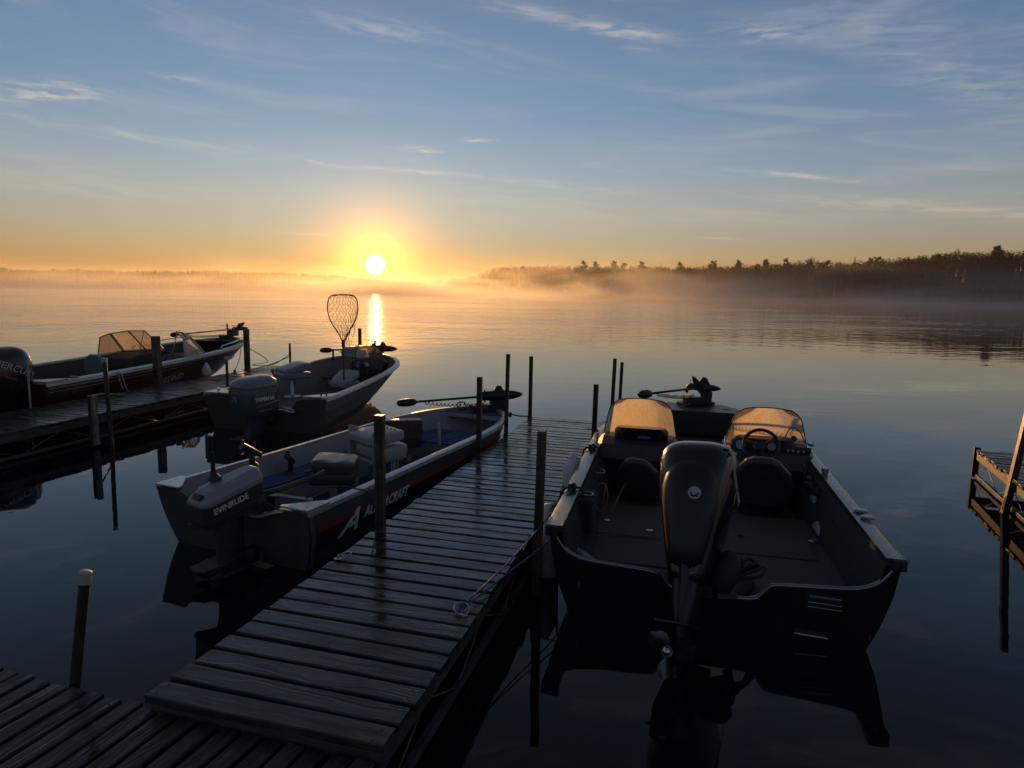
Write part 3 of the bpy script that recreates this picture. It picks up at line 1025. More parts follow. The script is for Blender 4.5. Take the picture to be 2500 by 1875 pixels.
def glass_mat(name, tint, trans=.5, dew=.004, frost=.55):
    """Dewy acrylic: lets the light through and scatters part of it."""
    m_ = bpy.data.materials.new(name)
    m_.use_nodes = True
    N = NT(m_.node_tree)
    co = N.n('ShaderNodeTexCoord').outputs['Object']
    vo = N.n('ShaderNodeTexVoronoi')
    N.put(vo.inputs['Vector'], co)
    vo.inputs['Scale'].default_value = 40.0
    bead = N.m('SUBTRACT', 1.0, N.smooth(vo.outputs['Distance'], .05, .4))
    b = N.n('ShaderNodeBump')
    b.inputs['Distance'].default_value = 1.0
    N.put(b.inputs['Height'], N.m('MULTIPLY', bead, dew))
    run = N.smooth(N.noise(N.v('MULTIPLY', co, (9, 9, 1.5)), 1.0, 4, .6), .35, .7)
    tl = N.n('ShaderNodeBsdfTranslucent')
    tl.inputs[0].default_value = (*tint, 1)
    N.put(tl.inputs['Normal'], b.outputs[0])
    tr = N.n('ShaderNodeBsdfTransparent')
    tr.inputs[0].default_value = (*[c ** .5 for c in tint], 1)
    mx = N.n('ShaderNodeMixShader')
    fz = N.m('ADD', frost, N.m('MULTIPLY', N.m('SUBTRACT', run, .5), .35))
    N.put(mx.inputs[0], N.m('SUBTRACT', fz, N.m('MULTIPLY', N.smooth(N.noise(co, 70.0, 2, .6), .52, .68), .35), clamp=True))
    N.put(mx.inputs[1], tr.outputs[0])
    N.put(mx.inputs[2], tl.outputs[0])
    gl = N.n('ShaderNodeBsdfGlossy')
    gl.inputs['Roughness'].default_value = .12
    N.put(gl.inputs['Normal'], b.outputs[0])
    fr = N.n('ShaderNodeFresnel')
    fr.inputs[0].default_value = 1.45
    m2 = N.n('ShaderNodeMixShader')
    N.put(m2.inputs[0], N.m('MULTIPLY', fr.outputs[0], .7))
    N.put(m2.inputs[1], mx.outputs[0])
    N.put(m2.inputs[2], gl.outputs[0])
    N.put(N.n('ShaderNodeOutputMaterial').inputs[0], m2.outputs[0])
    return m_


mat_amber = glass_mat('dewy_windshield', (.80, .74, .64), frost=.74)
mat_glass = glass_mat('clear_windshield', (.94, .90, .82), frost=.5)


class Hull:
    """An open boat: x to starboard, y forward from the transom, z up from the water."""
    def __init__(s, root, L, wT, wM, sm, q, zT, zB, floor=.12, rim=.06, wc=(.9, .5), zc=(-.03, .28), zk=(-.18, .2), rake=.12, bowrake=.1, N=26):
        s.root, s.L, s.wT, s.wM, s.sm, s.q, s.zT, s.zB = root, L, wT, wM, sm, q, zT, zB
        s.floor, s.rim, s.wcp, s.zcp, s.zkp, s.rake, s.bow, s.N = floor, rim, wc, zc, zk, rake, bowrake, N

    wcpow = 2

    def w(s, t):
        if t < s.sm:
            return s.wT + (s.wM - s.wT) * math.sin(t / s.sm * PI / 2)
        return s.wM * max(0, 1 - ((t - s.sm) / (1 - s.sm)) ** s.q) ** (1 / 1.6)

    def shift(s, t, z):
        return -s.rake * (z - .05) * (1 - t) ** 4

    def G(s, t, inset=0.0):
        z = s.zT + (s.zB - s.zT) * t * t
        return Vector((max(s.w(t) - inset, 0.0), s.L * t - (inset * t ** 6) + s.shift(t, z), z))

    def C(s, t):
        z = s.zcp[0] + (s.zcp[1] - s.zcp[0]) * t ** 3
        k = s.wcp[0] + (s.wcp[1] - s.wcp[0]) * t ** s.wcpow
        return Vector((s.w(t) * k, s.L * (t - s.bow * .6 * t ** 4) + s.shift(t, z), z))

    def K(s, t):
        z = s.zkp[0] + (s.zkp[1] - s.zkp[0]) * t ** 5
        return Vector((0, s.L * (t - s.bow * t ** 4) + s.shift(t, z), z))

    def side(s, t, f, off=0.0):
        """Point on the starboard topside: f from chine (0) to gunwale (1)."""
        g, c = s.G(t), s.C(t)
        p = c.lerp(g, f)
        p.x += .03 * math.sin(PI * f) * min(1, s.w(t) * 2)
        tan = (s.G(min(1, t + .02)) - s.G(max(0, t - .02))).normalized()
        nrm = tan.cross((g - c).normalized())
        if nrm.x < 0:
            nrm = -nrm
        return p + nrm.normalized() * off

    def F(s, t):
        """Inner foot of the side, where it meets the sole."""
        g, c = s.G(t), s.C(t)
        zf = max(s.floor, c.z + .05)
        zf = min(zf, g.z - .05)
        f = (zf - c.z) / max(.01, g.z - c.z)
        p = c.lerp(g, f)
        return Vector((max(p.x - s.rim * .75, 0.0), p.y - .05 * t ** 6, zf))

    def ts(s):
        return [1 - (1 - i / s.N) ** 1.8 for i in range(s.N + 1)]

    def build(s, m_out, m_in, m_rail, m_floor, m_bottom=None, rail_t=.03, rail_out=.018, profile=None, m_transom=None, trim=None):
        mb = MB()
        m_bottom = m_bottom or m_out
        rings = []
        for t in s.ts():
            g, k, c = s.G(t), s.K(t), s.C(t)
            st = [g, s.side(t, .66), s.side(t, .33), c]
            inner = [s.G(t, s.rim), s.F(t)]
            row = [inner[1], inner[0]] + st + [k]
            full = row + [Vector((-p.x, p.y, p.z)) for p in row[:-1][::-1]]
            rings.append(full)
        n = len(rings[0])
        for i in range(len(rings) - 1):
            a, b = rings[i], rings[i + 1]
            for k in range(n - 1):
                inner = k == 0 or k == n - 2
                bottom = k in (5, 6)
                mb.cur = 1 if inner else (2 if bottom else 0)
                mb.add([a[k], a[k + 1], b[k + 1], b[k]], [(0, 1, 2, 3)])
        o = mb.build('hull', [m_out, m_in, m_bottom], s.root, auto=28)
        bm = bmesh.new()
        bm.from_mesh(o.data)
        bmesh.ops.remove_doubles(bm, verts=bm.verts, dist=.0005)
        bmesh.ops.recalc_face_normals(bm, faces=bm.faces)
        bm.to_mesh(o.data)
        bm.free()
        o.data.polygons.foreach_set('use_smooth', [True] * len(o.data.polygons))
        # sole
        mb = MB()
        fl = [s.F(t) for t in s.ts()]
        mb.loft([[Vector((-p.x, p.y, p.z)), Vector((-p.x * .33, p.y, p.z)), Vector((p.x * .33, p.y, p.z)), Vector((p.x, p.y, p.z))] for p in fl], closed_ring=False)
        mb.build('sole', m_floor, s.root)
        # gunwale rail
        mb = MB()
        tt = s.ts()
        path = [(s.G(t), 1) for t in tt] + [(s.G(t), -1) for t in tt[::-1][1:]]
        rings = []
        for i, (g, sd) in enumerate(path):
            t = tt[i] if sd > 0 else tt[::-1][i - len(tt) + 1]
            gi = s.G(t, s.rim + .004)
            d = Vector((g.x - gi.x, g.y - gi.y, 0))
            d = d.normalized() if d.length > 1e-4 else Vector((0, 1, 0))
            po = g + d * rail_out
            q = [po + Vector((0, 0, -rail_t)), po + Vector((0, 0, rail_t * .5)), g + Vector((0, 0, rail_t * .9)), gi + Vector((0, 0, rail_t * .9)), gi + Vector((0, 0, -rail_t * .2))]
            rings.append([Vector((p.x * sd, p.y, p.z)) for p in q])
        mb.loft(rings)
        mb.build('gunwale', m_rail, s.root, auto=35)
        # transom plate
        g, c, k = s.G(0), s.C(0), s.K(0)
        half = [(0, k.z), (c.x, c.z)] + [(s.side(0, f).x, s.side(0, f).z) for f in (.33, .66)] + [(g.x, g.z + .012)]
        prof = profile or [(g.x - .02, g.z + .012)]
        right = half + [p for p in prof if p[0] >= 0]
        left = [p for p in prof if p[0] < 0] if profile and any(p[0] < 0 for p in profile) else [(-x, z) for x, z in prof[::-1]]
        poly = right + left + [(-x, z) for x, z in half[::-1][:-1]]
        th = .055
        ring0 = [Vector((x, s.shift(0, z) - .012, z)) for x, z in poly]
        ring1 = [Vector((x, s.shift(0, z) + th, z)) for x, z in poly]
        mb = MB()
        mb.loft([ring0, ring1])
        mb.build('transom', m_transom or m_out, s.root, auto=30)
        if trim:
            top = [(g.x - .01, g.z + .012)] + prof + ([] if any(p[0] < 0 for p in prof) else [(-x, z) for x, z in prof[::-1]]) + [(-g.x + .01, g.z + .012)]
            pts = smooth_path([(x, s.shift(0, z) + .012, z + .006) for x, z in top], 3)
            MB().tube(pts, .016, 8).build('transom_trim', trim, s.root, smooth=True)

    def strip(s, name, m_, y0, y1, f0, f1, n=14, off=.004, parent=None, f0b=None, f1b=None):
        mb = MB()
        a, b = [], []
        for i in range(n + 1):
            q = i / n
            t = (y0 + (y1 - y0) * q) / s.L
            fa = f0 + ((f0b if f0b is not None else f0) - f0) * q
            fb = f1 + ((f1b if f1b is not None else f1) - f1) * q
            a.append([s.side(t, fa + (fb - fa) * j / 4, off) for j in range(5)])
        mb.loft(a, closed_ring=False)
        return mb.build(name, m_, parent or s.root, smooth=True)

    def letters(s, name, body, m_, y0, f0, size, shear=0.0, bold=.0, off=.007, sx=1.0, parent=None):
        """Lettering that follows the starboard side."""
        o = text_part(body, name, m_, parent or s.root, Matrix.Identity(4), size, shear, bold, .001, sx=sx)
        for v in o.data.vertices:
            t = (y0 + v.co.x) / s.L
            h = (s.G(t) - s.C(t)).length
            v.co = s.side(t, f0 + v.co.y / h, off + v.co.z)
        return o


def sring(c, hx, hy, z, n=24, e=3.0, skew=0.0):
    """A rounded-rectangle ring round centre c; skew lowers the ring towards the stern."""
    out = []
    for k in range(n):
        a = 2 * PI * k / n
        ca, sa = math.cos(a), math.sin(a)
        x = abs(ca) ** (2 / e) * (1 if ca >= 0 else -1) * hx
        y = abs(sa) ** (2 / e) * (1 if sa >= 0 else -1) * hy
        out.append(Vector((c[0] + x, c[1] + y, z + skew * y)))
    return out


def propeller(parent, p, r_, m_, axis_tilt=0.0, blades=3, phase=0.3):
    mb = MB()
    M = Matrix.Translation(p) @ Matrix.Rotation(axis_tilt, 4, 'X') @ Matrix.Rotation(PI / 2, 4, 'X')
    mb.lathe([(.0, .10), (r_ * .22, .09), (r_ * .28, 0), (r_ * .26, -.08), (0, -.085)], 14, M)
    for b in range(blades):
        a = phase + 2 * PI * b / blades
        Rm = M @ Matrix.Rotation(a, 4, 'Z')
        rows = []
        for i in range(7):
            q = i / 6
            rr = r_ * (.2 + .8 * q)
            wd = r_ * (.30 + .55 * math.sin(PI * min(1, q * .95 + .05)) ** .8) * (1 - .35 * q ** 3)
            tw = R(58 - 34 * q)
            rows.append([Rm @ Vector((rr, wd * u * math.cos(tw), wd * u * math.sin(tw) + .02 * q + .05 * u * u)) for u in (-.62, -.3, 0, .3, .55)])
        mb.loft(rows, closed_ring=False)
        mb.loft([[p_ + Vector((0, -.004, 0)) for p_ in r2] for r2 in rows], closed_ring=False)
    return mb.build('propeller', m_, parent, auto=40)


def lower_unit(mb, y, ztop, zplate, zprop, w=.06, plate=True):
    """Leg, cavitation plate, gearcase and skeg of an outboard, into mb."""
    def foil(yc, ch, wd, z):
        return [Vector((wd * x, yc + ch * yy, z)) for x, yy in ((0, .5), (.8, .22), (1, -.05), (.7, -.35), (.15, -.5), (-.15, -.5), (-.7, -.35), (-1, -.05), (-.8, .22))]
    mb.loft([foil(y, .36, w * 1.5, ztop), foil(y, .30, w, (ztop + zplate) / 2), foil(y - .01, .30, w * .8, zplate), foil(y, .26, w * .6, zprop + .06), foil(y, .26, w * .45, zprop)])
    mb.loft([[Vector((x, yy, z)) for x, yy in ((.02, y + .2), (.10, y + .05), (.13, y - .18), (.10, y - .36), (0, y - .40), (-.10, y - .36), (-.13, y - .18), (-.10, y + .05), (-.02, y + .2))] for z in (zplate, zplate + .012)])
    M = Matrix.Translation((0, y, zprop)) @ Matrix.Rotation(PI / 2, 4, 'X')
    mb.lathe([(0, -.30), (.03, -.27), (.055, -.16), (.06, 0), (.058, .14), (.045, .22), (.0, .225)], 14, M)
    mb.loft([[Vector((.012, yy, z)) for yy, z in ((y + .12, zprop - .03), (y - .12, zprop - .03), (y - .12, zprop - .20), (y - .02, zprop - .22))],
             [Vector((-.012, yy, z)) for yy, z in ((y + .12, zprop - .03), (y - .12, zprop - .03), (y - .12, zprop - .20), (y - .02, zprop - .22))]])


def coil(a, b, r_, turns, wire=.004, sag=0.0, n=10):
    a, b = Vector(a), Vector(b)
    d = (b - a).normalized()
    x = d.cross(Vector((0, 0, 1))).normalized()
    z = x.cross(d)
    pts = []
    for i in range(turns * n + 1):
        q = i / (turns * n)
        ph = 2 * PI * i / n
        pts.append(a.lerp(b, q) + x * math.cos(ph) * r_ + z * math.sin(ph) * r_ + Vector((0, 0, -sag * math.sin(PI * q))))
    return MB().tube(pts, wire, 5)


def trolling_motor(root, head, motor, base_c, base_yaw, head_len=.24, shaft_r=.014, body=None, sag=.05, turns=22, text=None, pod_dir=None, big=1.0):
    """Stowed bow motor: shaft lying level from its control head to the drive pod, on a bow mount."""
    head, motor = Vector(head), Vector(motor)
    d = (motor - head).normalized()
    mb = MB()
    mb.tube([head, motor], shaft_r, 8)
    tm = mb.build('trolling_motor', mat_black, root, smooth=True)
    side = d.cross(Vector((0, 0, 1))).normalized()
    up = side.cross(d)
    # control head: a flattened lozenge
    rings = []
    for q, hw, hh in ((-.5, .02, .02), (-.42, .055, .04), (-.2, .075, .055), (.1, .075, .058), (.35, .06, .05), (.5, .03, .028)):
        c = head - d * (head_len * (.3 - q))
        rings.append([c + side * math.cos(a) * hw + up * math.sin(a) * hh for a in [2 * PI * k / 14 for k in range(14)]])
    MB().loft(rings).build('control_head', mat_black, tm, smooth=True)
    # drive pod with propeller
    pd = Vector(pod_dir).normalized() if pod_dir else (d.cross(Vector((0, 0, 1))) * .15 + d).normalized()
    ps = pd.cross(Vector((0, 0, 1))).normalized()
    pu = ps.cross(pd)
    rings = []
    for q, r_ in ((-.24, .012), (-.22, .04), (-.12, .052), (.05, .054), (.15, .045), (.22, .026), (.25, .008)):
        c = motor + pd * q * big
        r_ *= big
        rings.append([c + ps * math.cos(a) * r_ + pu * math.sin(a) * r_ for a in [2 * PI * k / 14 for k in range(14)]])
    mb = MB().loft(rings)
    mb.loft([[motor + pd * q + pu * h + ps * w_ for q, h in ((-.10, .03), (.10, .03), (.03, .14), (-.03, .15))] for w_ in (-.006, .006)])
    mb.build('drive_pod', mat_black, tm, auto=40)
    mb = MB()
    for k in range(2):
        a = .9 + PI * k
        e = ps * math.cos(a) + pu * math.sin(a)
        f = e.cross(pd)
        c = motor - pd * .215
        rows = [[c + e * rr + f * wd * u + pd * u * .03 for u in (-.5, 0, .5)] for rr, wd in ((.02, .03), (.06, .06), (.10, .07), (.135, .03))]
        mb.loft(rows, closed_ring=False)
    mb.build('blades', mat_black, tm)
    # bow mount
    Rm = Matrix.Rotation(-R(base_yaw), 3, 'Z')
    b = Vector(base_c)
    mb = MB()
    mb.box(b + Vector((0, 0, .022)), (.17, .52, .04), Rm)
    mb.box(b + Rm @ Vector((0, .02, .075)), (.12 * big, .40 * big, .075), Rm)
    mb.box(b + Rm @ Vector((0, .16, .14)), (.10 * big, .14 * big, .09 * big), Rm)
    mb.tube([b + Rm @ Vector((.03, .10, .16)), b + Rm @ Vector((.03, .10, .16 + .12 * big))], .018 * big, 8)
    mb.bar(b + Rm @ Vector((0, .14, .12)), motor - d * .12, .07, .06)
    mb.build('bow_mount', mat_black, tm, bevel=.012)
    coil(head + d * .16 - up * .02, b + Rm @ Vector((0, -.02, .12)), .024, turns, .006, sag).build('coil_cord', mat_black, tm, smooth=True)
    return tm


def cushion(name, c, size, m_, parent, yaw=0.0, tilt=0.0, e=7.0, puff=.3):
    """A padded cushion: a lofted pillow with rounded corners."""
    hx, hy, hz = size[0] / 2, size[1] / 2, size[2] / 2
    M = Matrix.Translation(c) @ Matrix.Rotation(-R(yaw), 4, 'Z') @ Matrix.Rotation(R(tilt), 4, 'X')
    rings = []
    for q, k in ((-1, .94), (-.8, .985), (-.4, 1), (.4, 1), (.8, .985), (1, .94)):
        rings.append([M @ p for p in sring((0, 0), hx * k, hy * k, hz * q, 24, e)])
    rings.append([M @ p for p in sring((0, 0), hx * .5, hy * .5, hz * (1 + .12 * puff), 24, 3)])
    return MB().loft(rings).build(name, m_, parent, auto=50)


def folded_seat(root, x, y, z_floor, z_seat, yaw, m_shell, m_pad, size=(.46, .42), pole=True, tilt=6, m_pole=None, lean=0):
    """A pedestal boat seat with its back folded down over the cushion."""
    mb = MB()
    mb.lathe([(.16, 0), (.16, .012), (.05, .03), (.036, .05), (.036, z_seat - z_floor - .05), (.07, z_seat - z_floor - .03), (.13, z_seat - z_floor - .02), (.13, z_seat - z_floor)], 16, Matrix.Translation((x, y, z_floor)))
    s_ = mb.build('pedestal_seat', m_pole or mat_alu, root, auto=35)
    c = Vector((x, y, z_seat))
    Rz = Matrix.Rotation(-R(yaw), 3, 'Z')
    cushion('seat_cushion', c + Vector((0, 0, .055)), (size[0], size[1], .11), m_pad, s_, yaw, 0)
    cushion('backrest', c + Rz @ Vector((0, .02, .165)), (size[0] * .98, size[1] * .95, .12), m_shell, s_, yaw, tilt)
    mb = MB()
    for sx in (-1, 1):
        p0 = c + Rz @ Vector((sx * size[0] * .5, -size[1] * .40, .05))
        p1 = c + Rz @ Vector((sx * size[0] * .5, -size[1] * .46, .15))
        mb.bar(p0, p1, .015, .06)
    mb.build('hinge', m_shell, s_, bevel=.004)
    return s_


def inner_x(H_, y, z):
    t = y / H_.L
    g, c = H_.G(t), H_.C(t)
    f = (z - c.z) / (g.z - c.z)
    return c.lerp(g, f).x - H_.rim * .8


def clamp_inside(o, H_, gap=.015):
    """Trim a fitting to the inside of its hull."""
    for v in o.data.vertices:
        g = H_.G(max(0, min(1, v.co.y / H_.L)))
        if v.co.z < g.z:
            m = max(.02, inner_x(H_, v.co.y, v.co.z) - gap)
            v.co.x = max(-m, min(m, v.co.x))
    return o


# ------------------------------------------------------------------ silver boat at the left of the main dock
mat_hull_silver = mat('silver_paint', (.105, .105, .094), .42, metal=.35, var=.12, nscale=5)
mat_inside_grey = mat('light_inner_paint', (.30, .285, .29), .5, var=.08, nscale=5)
mat_carpet_blue = mat('blue_carpet', (.055, .085, .19), .95, var=.25, nscale=90, bump=.004, bscale=160)
mat_navy = mat('navy_sole', (.03, .04, .085), .9, var=.3, nscale=60)
mat_cowl_grey = mat('grey_cowl', (.26, .26, .27), .3, var=.05, nscale=4, drops=.0012)
mat_cowl_dark = mat('dark_cowl_side', (.03, .03, .032), .42, var=.1)
mat_leg_grey = mat('grey_motor_leg', (.05, .05, .05), .5, var=.2, nscale=10)
mat_dewy_vinyl = mat('dewy_brown_vinyl', (.055, .042, .034), .3, var=.2, nscale=10, drops=.004)
mat_yellow = mat('yellow_sticker', (.55, .45, .06), .6, var=.1)
mat_bobber_y = mat('yellow_float', (.75, .55, .05), .4, var=.05)
mat_bobber_r = mat('orange_float', (.75, .16, .03), .4, var=.05)
mat_copper = mat('copper_line', (.38, .17, .08), .5, metal=.4, var=.1)

alum = thing('silver_fishing_boat', 'long silver open boat with blue carpet and red-and-black side stripe left of the main dock', 'fishing boat', (-2.338, 5.491, 0), 23.389)
HA = Hull(alum, 4.953, .841, .807, .549, 2.722, .527, .556, floor=.04, rim=.045, wc=(.86, .70), zc=(-.02, .16), zk=(-.12, .12), rake=.20, bowrake=.07)
HA.build(mat_hull_silver, mat_inside_grey, mat_rail, mat_navy, rail_t=.026, rail_out=.02,
         profile=[(.56, .535), (.50, .50), (.36, .455), (.22, .44)])
HA.strip('black_band', mat_dark_decal, .10, 4.3, .30, .62, 26, .0025)
HA.strip('red_band', mat_red_decal, .10, 4.4, .62, .70, 26, .0045, f0b=.64, f1b=.70)
HA.letters('maker_lettering', 'ALUMACRAFT', mat_white_decal, .72, .50, .15, shear=.35, bold=.004, sx=.76)
HA.letters('maker_lettering', 'A', mat_white_decal, .36, .36, .31, shear=.55, bold=.006, sx=1.25)
HA.strip('corner_post', mat_alu, .012, .06, .02, .97, 2, .006)
for sd in (-1, 1):                                                 # stern corner plates
    g = HA.G(0)
    MB().prism([(sd * (g.x + .015), -.02), (sd * (g.x + .015), .26), (sd * (g.x - .05), .26), (sd * (g.x - .27), .02), (sd * (g.x - .27), -.02)], 0, .016, Matrix.Translation((0, HA.shift(0, .5), g.z + .022))).build('corner_plate', mat_rail, alum, bevel=.004)
mb = MB()
mb.tube(smooth_path([(.60, -.10, .512), (.52, -.125, .50), (.40, -.15, .46), (.26, -.17, .465), (.14, -.20, .475)], 4), .019, 8)
mb.build('transom_bar', mat_alu, alum, smooth=True)
MB().tube([(-.02, .10, .53), (.34, .18, .53), (.62, .22, .525)], .016, 8).build('motor_support_bar', mat_alu, alum, smooth=True)
mb = MB()
mb.prism([(.24, -.105), (.50, -.115), (.50, -.19), (.24, -.17)], .045, .052)
mb.build('trim_tab', mat_alu, alum)
mb = MB()
mb.tube(smooth_path([(.16, -.10, .30), (.20, -.16, .22), (.26, -.15, .12), (.20, -.17, .10), (.28, -.16, .03)], 4), .012, 6)
mb.lathe([(.055, -.05), (.06, -.02), (.06, .05), (.045, .07), (0, .072)], 12, Matrix.Translation((.30, -.155, .12)))
mb.build('fuel_line_and_bulb', mat_rubber, alum, smooth=True)

# inside: port side bench, front casting deck, bow deck
z_b = .31
mb = MB()
mb.prism([(-.77, .22), (-.56, .22), (-.44, .95), (-.42, 2.5), (-.77, 2.5)], z_b, z_b + .02)
bench = mb.build('side_bench_top', mat_carpet_blue, alum, bevel=.006)
mb = MB()
mb.bar((-.575, .24, .17), (-.455, .95, .17), .02, .27)
mb.bar((-.455, .955, .17), (-.435, 2.48, .17), .02, .27)
mb.build('side_bench_front', mat_inside_grey, alum)
MB().box((-.432, 1.05, .235), (.004, .22, .06)).build('yellow_label', mat_yellow, alum)
MB().box((-.43, .72, .15), (.006, .30, .20), Matrix.Rotation(-R(9), 3, 'Z')).build('vent_grille', mat_black, alum)
mb = MB()
edge = []
ts_ = [3.42 + (4.22 - 3.42) * i / 8 for i in range(9)]
poly = [(HA.G(y / HA.L, .06).x, y) for y in ts_] + [(-HA.G(y / HA.L, .06).x, y) for y in ts_[::-1]]
mb.prism(poly, .285, .305)
mb.build('casting_deck', mat_carpet_blue, alum)
clamp_inside(MB().box((0, 3.43, .165), (1.46, .02, .235)).build('casting_deck_front', mat_inside_grey, alum), HA)
mb = MB()
mb.bar((.04, 3.45, .3085), (.12, 4.2, .3085), .012, .006)
mb.bar((-.22, 3.45, .3085), (-.18, 4.2, .3085), .008, .006)
mb.build('hatch_joint', mat_navy, alum)
ts_ = [4.46 + (4.93 - 4.46) * i / 10 for i in range(11)]
poly = [(HA.G(y / HA.L, .03).x, y) for y in ts_] + [(-HA.G(y / HA.L, .03).x, y) for y in ts_[::-1]]
mb = MB()
mb.prism(poly, .515, .535)
mb.build('bow_deck', mat_carpet_blue, alum)
MB().box((0, 4.46, .49), (1.04, .018, .06)).build('bow_deck_lip', mat_inside_grey, alum)

# seats
s_ = folded_seat(alum, .21, 1.02, .04, .44, 62, mat_dewy_vinyl, mat_vinyl_dark, (.42, .44), tilt=-4)
mb = MB()
c0 = Vector((.02, 2.02, .0))
Rz = Matrix.Rotation(-R(25), 3, 'Z')
for dx in (-.2, .2):
    for dy in (-.14, .14):
        mb.bar(c0 + Rz @ Vector((dx, dy, .05)), c0 + Rz @ Vector((dx, dy, .42)), .035)
frame = mb.build('white_bench_seat', mat_vinyl_white, alum, bevel=.006)
mb = MB()
mb.box(c0 + Vector((0, 0, .43)), (.52, .38, .03), Rz)
for dx in (-.27, .27):
    mb.loft([[c0 + Rz @ Vector((dx + q, y_, z_)) for y_, z_ in ((-.21, .44), (.22, .44), (.20, .50), (-.05, .58), (-.10, .76), (-.20, .78))] for q in (-.02, .02)])
mb.build('seat_shell', mat_vinyl_white, frame, bevel=.008)
cushion('seat_cushion', c0 + Rz @ Vector((0, .06, .52)), (.50, .44, .12), mat_vinyl_white, frame, 25, 0)
cushion('backrest', c0 + Rz @ Vector((0, .0, .68)), (.54, .46, .10), mat_vinyl_white, frame, 25, 4)
mb = MB()
for dx in (-.16, -.08, .0, .08, .16):
    mb.lathe([(.012, 0), (.012, .008), (0, .01)], 8, Matrix.Translation(c0 + Rz @ Vector((dx, .14, .748))))
mb.build('button', mat_black, frame)
MB().lathe([(.09, 0), (.09, .015), (.03, .03), (.028, .40), (0, .40)], 14, Matrix.Translation((.02, 2.36, .04))).build('spare_pedestal', mat_alu, alum, smooth=True)
# the third seat, tipped on its side against the port side
s3 = cushion('tipped_seat', (-.30, 3.0, .55), (.56, .14, .22), mat_dewy_vinyl, alum, -38, 0)
cushion('seat_back', (-.25, 2.94, .40), (.52, .15, .16), mat_vinyl_dark, s3, -38, 0)
mb = MB()
mb.box((.14, 3.22, .46), (.03, .26, .30), Matrix.Rotation(R(35), 3, 'Z') @ Matrix.Rotation(R(-18), 3, 'X'))
mb.build('seat_side_plate', mat_vinyl_white, s3, bevel=.02)
MB().lathe([(.05, 0), (.04, .03), (.03, .24), (.06, .26), (0, .27)], 12, Matrix.Translation((-.2, 3.05, .11))).build('seat_post', mat_alu, s3, smooth=True)

# rod holders
for (px, py, pz, yaw, ln) in ((-.58, 1.30, z_b + .02, -30, .26), (-.60, .78, .535, 10, .2)):
    mb = MB()
    mb.lathe([(.07, 0), (.06, .02), (.03, .05), (.026, .14), (0, .145)], 12, Matrix.Translation((px, py, pz)))
    Rz = Matrix.Rotation(-R(yaw), 3, 'Z')
    a = Vector((px, py, pz + .13)) - Rz @ Vector((.0, ln * .55, -.10))
    b = Vector((px, py, pz + .13)) + Rz @ Vector((.0, ln * .5, -.03))
    mb.tube([a, a.lerp(b, .6), b], [.036, .032, .026], 10)
    mb.bar(a.lerp(b, .1) + Vector((0, 0, .04)), a.lerp(b, .1) + Vector((0, 0, .07)), .03)
    mb.build('rod_holder', mat_black, alum, auto=40)
# trolling motor on the bow
tmA = trolling_motor(alum, (-.70, 3.93, .72), (.30, 4.72, .79), (.12, 4.70, .535), 40, big=1.4, head_len=.28, shaft_r=.017, turns=16, sag=.03, pod_dir=(.9, .5, .05))
text_part('MINN KOTA', 'maker_lettering', mat_grey_decal, tmA, frame_from((.02, 4.49, .60), (.80, .60, 0), (0, 0, 1)), .035)
mb = MB()
for k in range(5):
    a0_ = k * .6
    mb.tube([Vector((-.28 + .075 * math.cos(q + a0_) + k * .012, 4.62 + .03 * math.sin(q * 2), .60 + .06 * math.sin(q + a0_))) for q in [2 * PI * j / 14 for j in range(14)]], .004, 5, closed=True)
mb.build('coiled_cable', mat_rubber, tmA)
mb = MB()
mb.loft([[Vector((.42 + x_, 4.02 + y_, z_)) for x_, y_ in ((-.09, -.12), (.09, -.12), (.09, .12), (-.09, .12))] for z_ in (.06, .085)])
mb.loft([[Vector((.42 + x_, 4.00 + y_, .10 + (y_ + .1) * .35)) for x_, y_ in ((-.06, -.1), (.06, -.1), (.06, .1), (-.06, .1))], [Vector((.42 + x_, 4.00 + y_, .12 + (y_ + .1) * .35)) for x_, y_ in ((-.06, -.1), (.06, -.1), (.06, .1), (-.06, .1))]])
mb.build('foot_pedal', mat_black, alum, bevel=.004)

# outboard: boxy grey-topped cowl
om = MB()
lower_unit(om, -.30, .46, .02, -.16, .055)
om.box((0, -.10, .40), (.20, .22, .28))
om.box((0, -.02, .50), (.26, .10, .12))
outA = om.build('outboard_motor', mat_leg_grey, alum, auto=35)
yawA = 9


def boxring(x0, x1, yb, yf, zb, zf, ch=.05):
    """Chamfered rectangle whose height runs from zb at the back to zf at the front."""
    pts = [(-x0 + ch, yb), (x0 - ch, yb), (x0, yb + ch), (x1, yf - ch), (x1 - ch, yf), (-x1 + ch, yf), (-x1, yf - ch), (-x0, yb + ch)]
    return [Vector((x, y, zb + (zf - zb) * (y - yb) / (yf - yb))) for x, y in pts]


mb = MB()
mb.loft([boxring(.155, .12, -.60, .04, .40, .47), boxring(.165, .125, -.62, .05, .46, .53), boxring(.165, .125, -.62, .05, .62, .70)])
cowl = mb.build('cowl_lower', mat_cowl_dark, outA, bevel=.008)
mb = MB()
mb.loft([boxring(.168, .128, -.625, .055, .62, .70), boxring(.166, .126, -.62, .05, .66, .745), boxring(.125, .10, -.52, .03, .745, .825, .045), boxring(.085, .07, -.40, -.02, .775, .845, .03)])
mb.build('cowl_top', mat_cowl_grey, outA, bevel=.01)
MB().box((0, -.575, .695), (.12, .06, .055), Matrix.Rotation(R(-38), 3, 'X')).build('air_intake', mat_black, outA, bevel=.006)
mb = MB()
mb.loft([boxring(.158, .122, -.61, .045, .405, .475), boxring(.172, .132, -.63, .06, .41, .48), boxring(.172, .132, -.63, .06, .425, .495), boxring(.158, .122, -.61, .045, .43, .50)])
mb.build('cowl_seam', mat_rubber, outA)
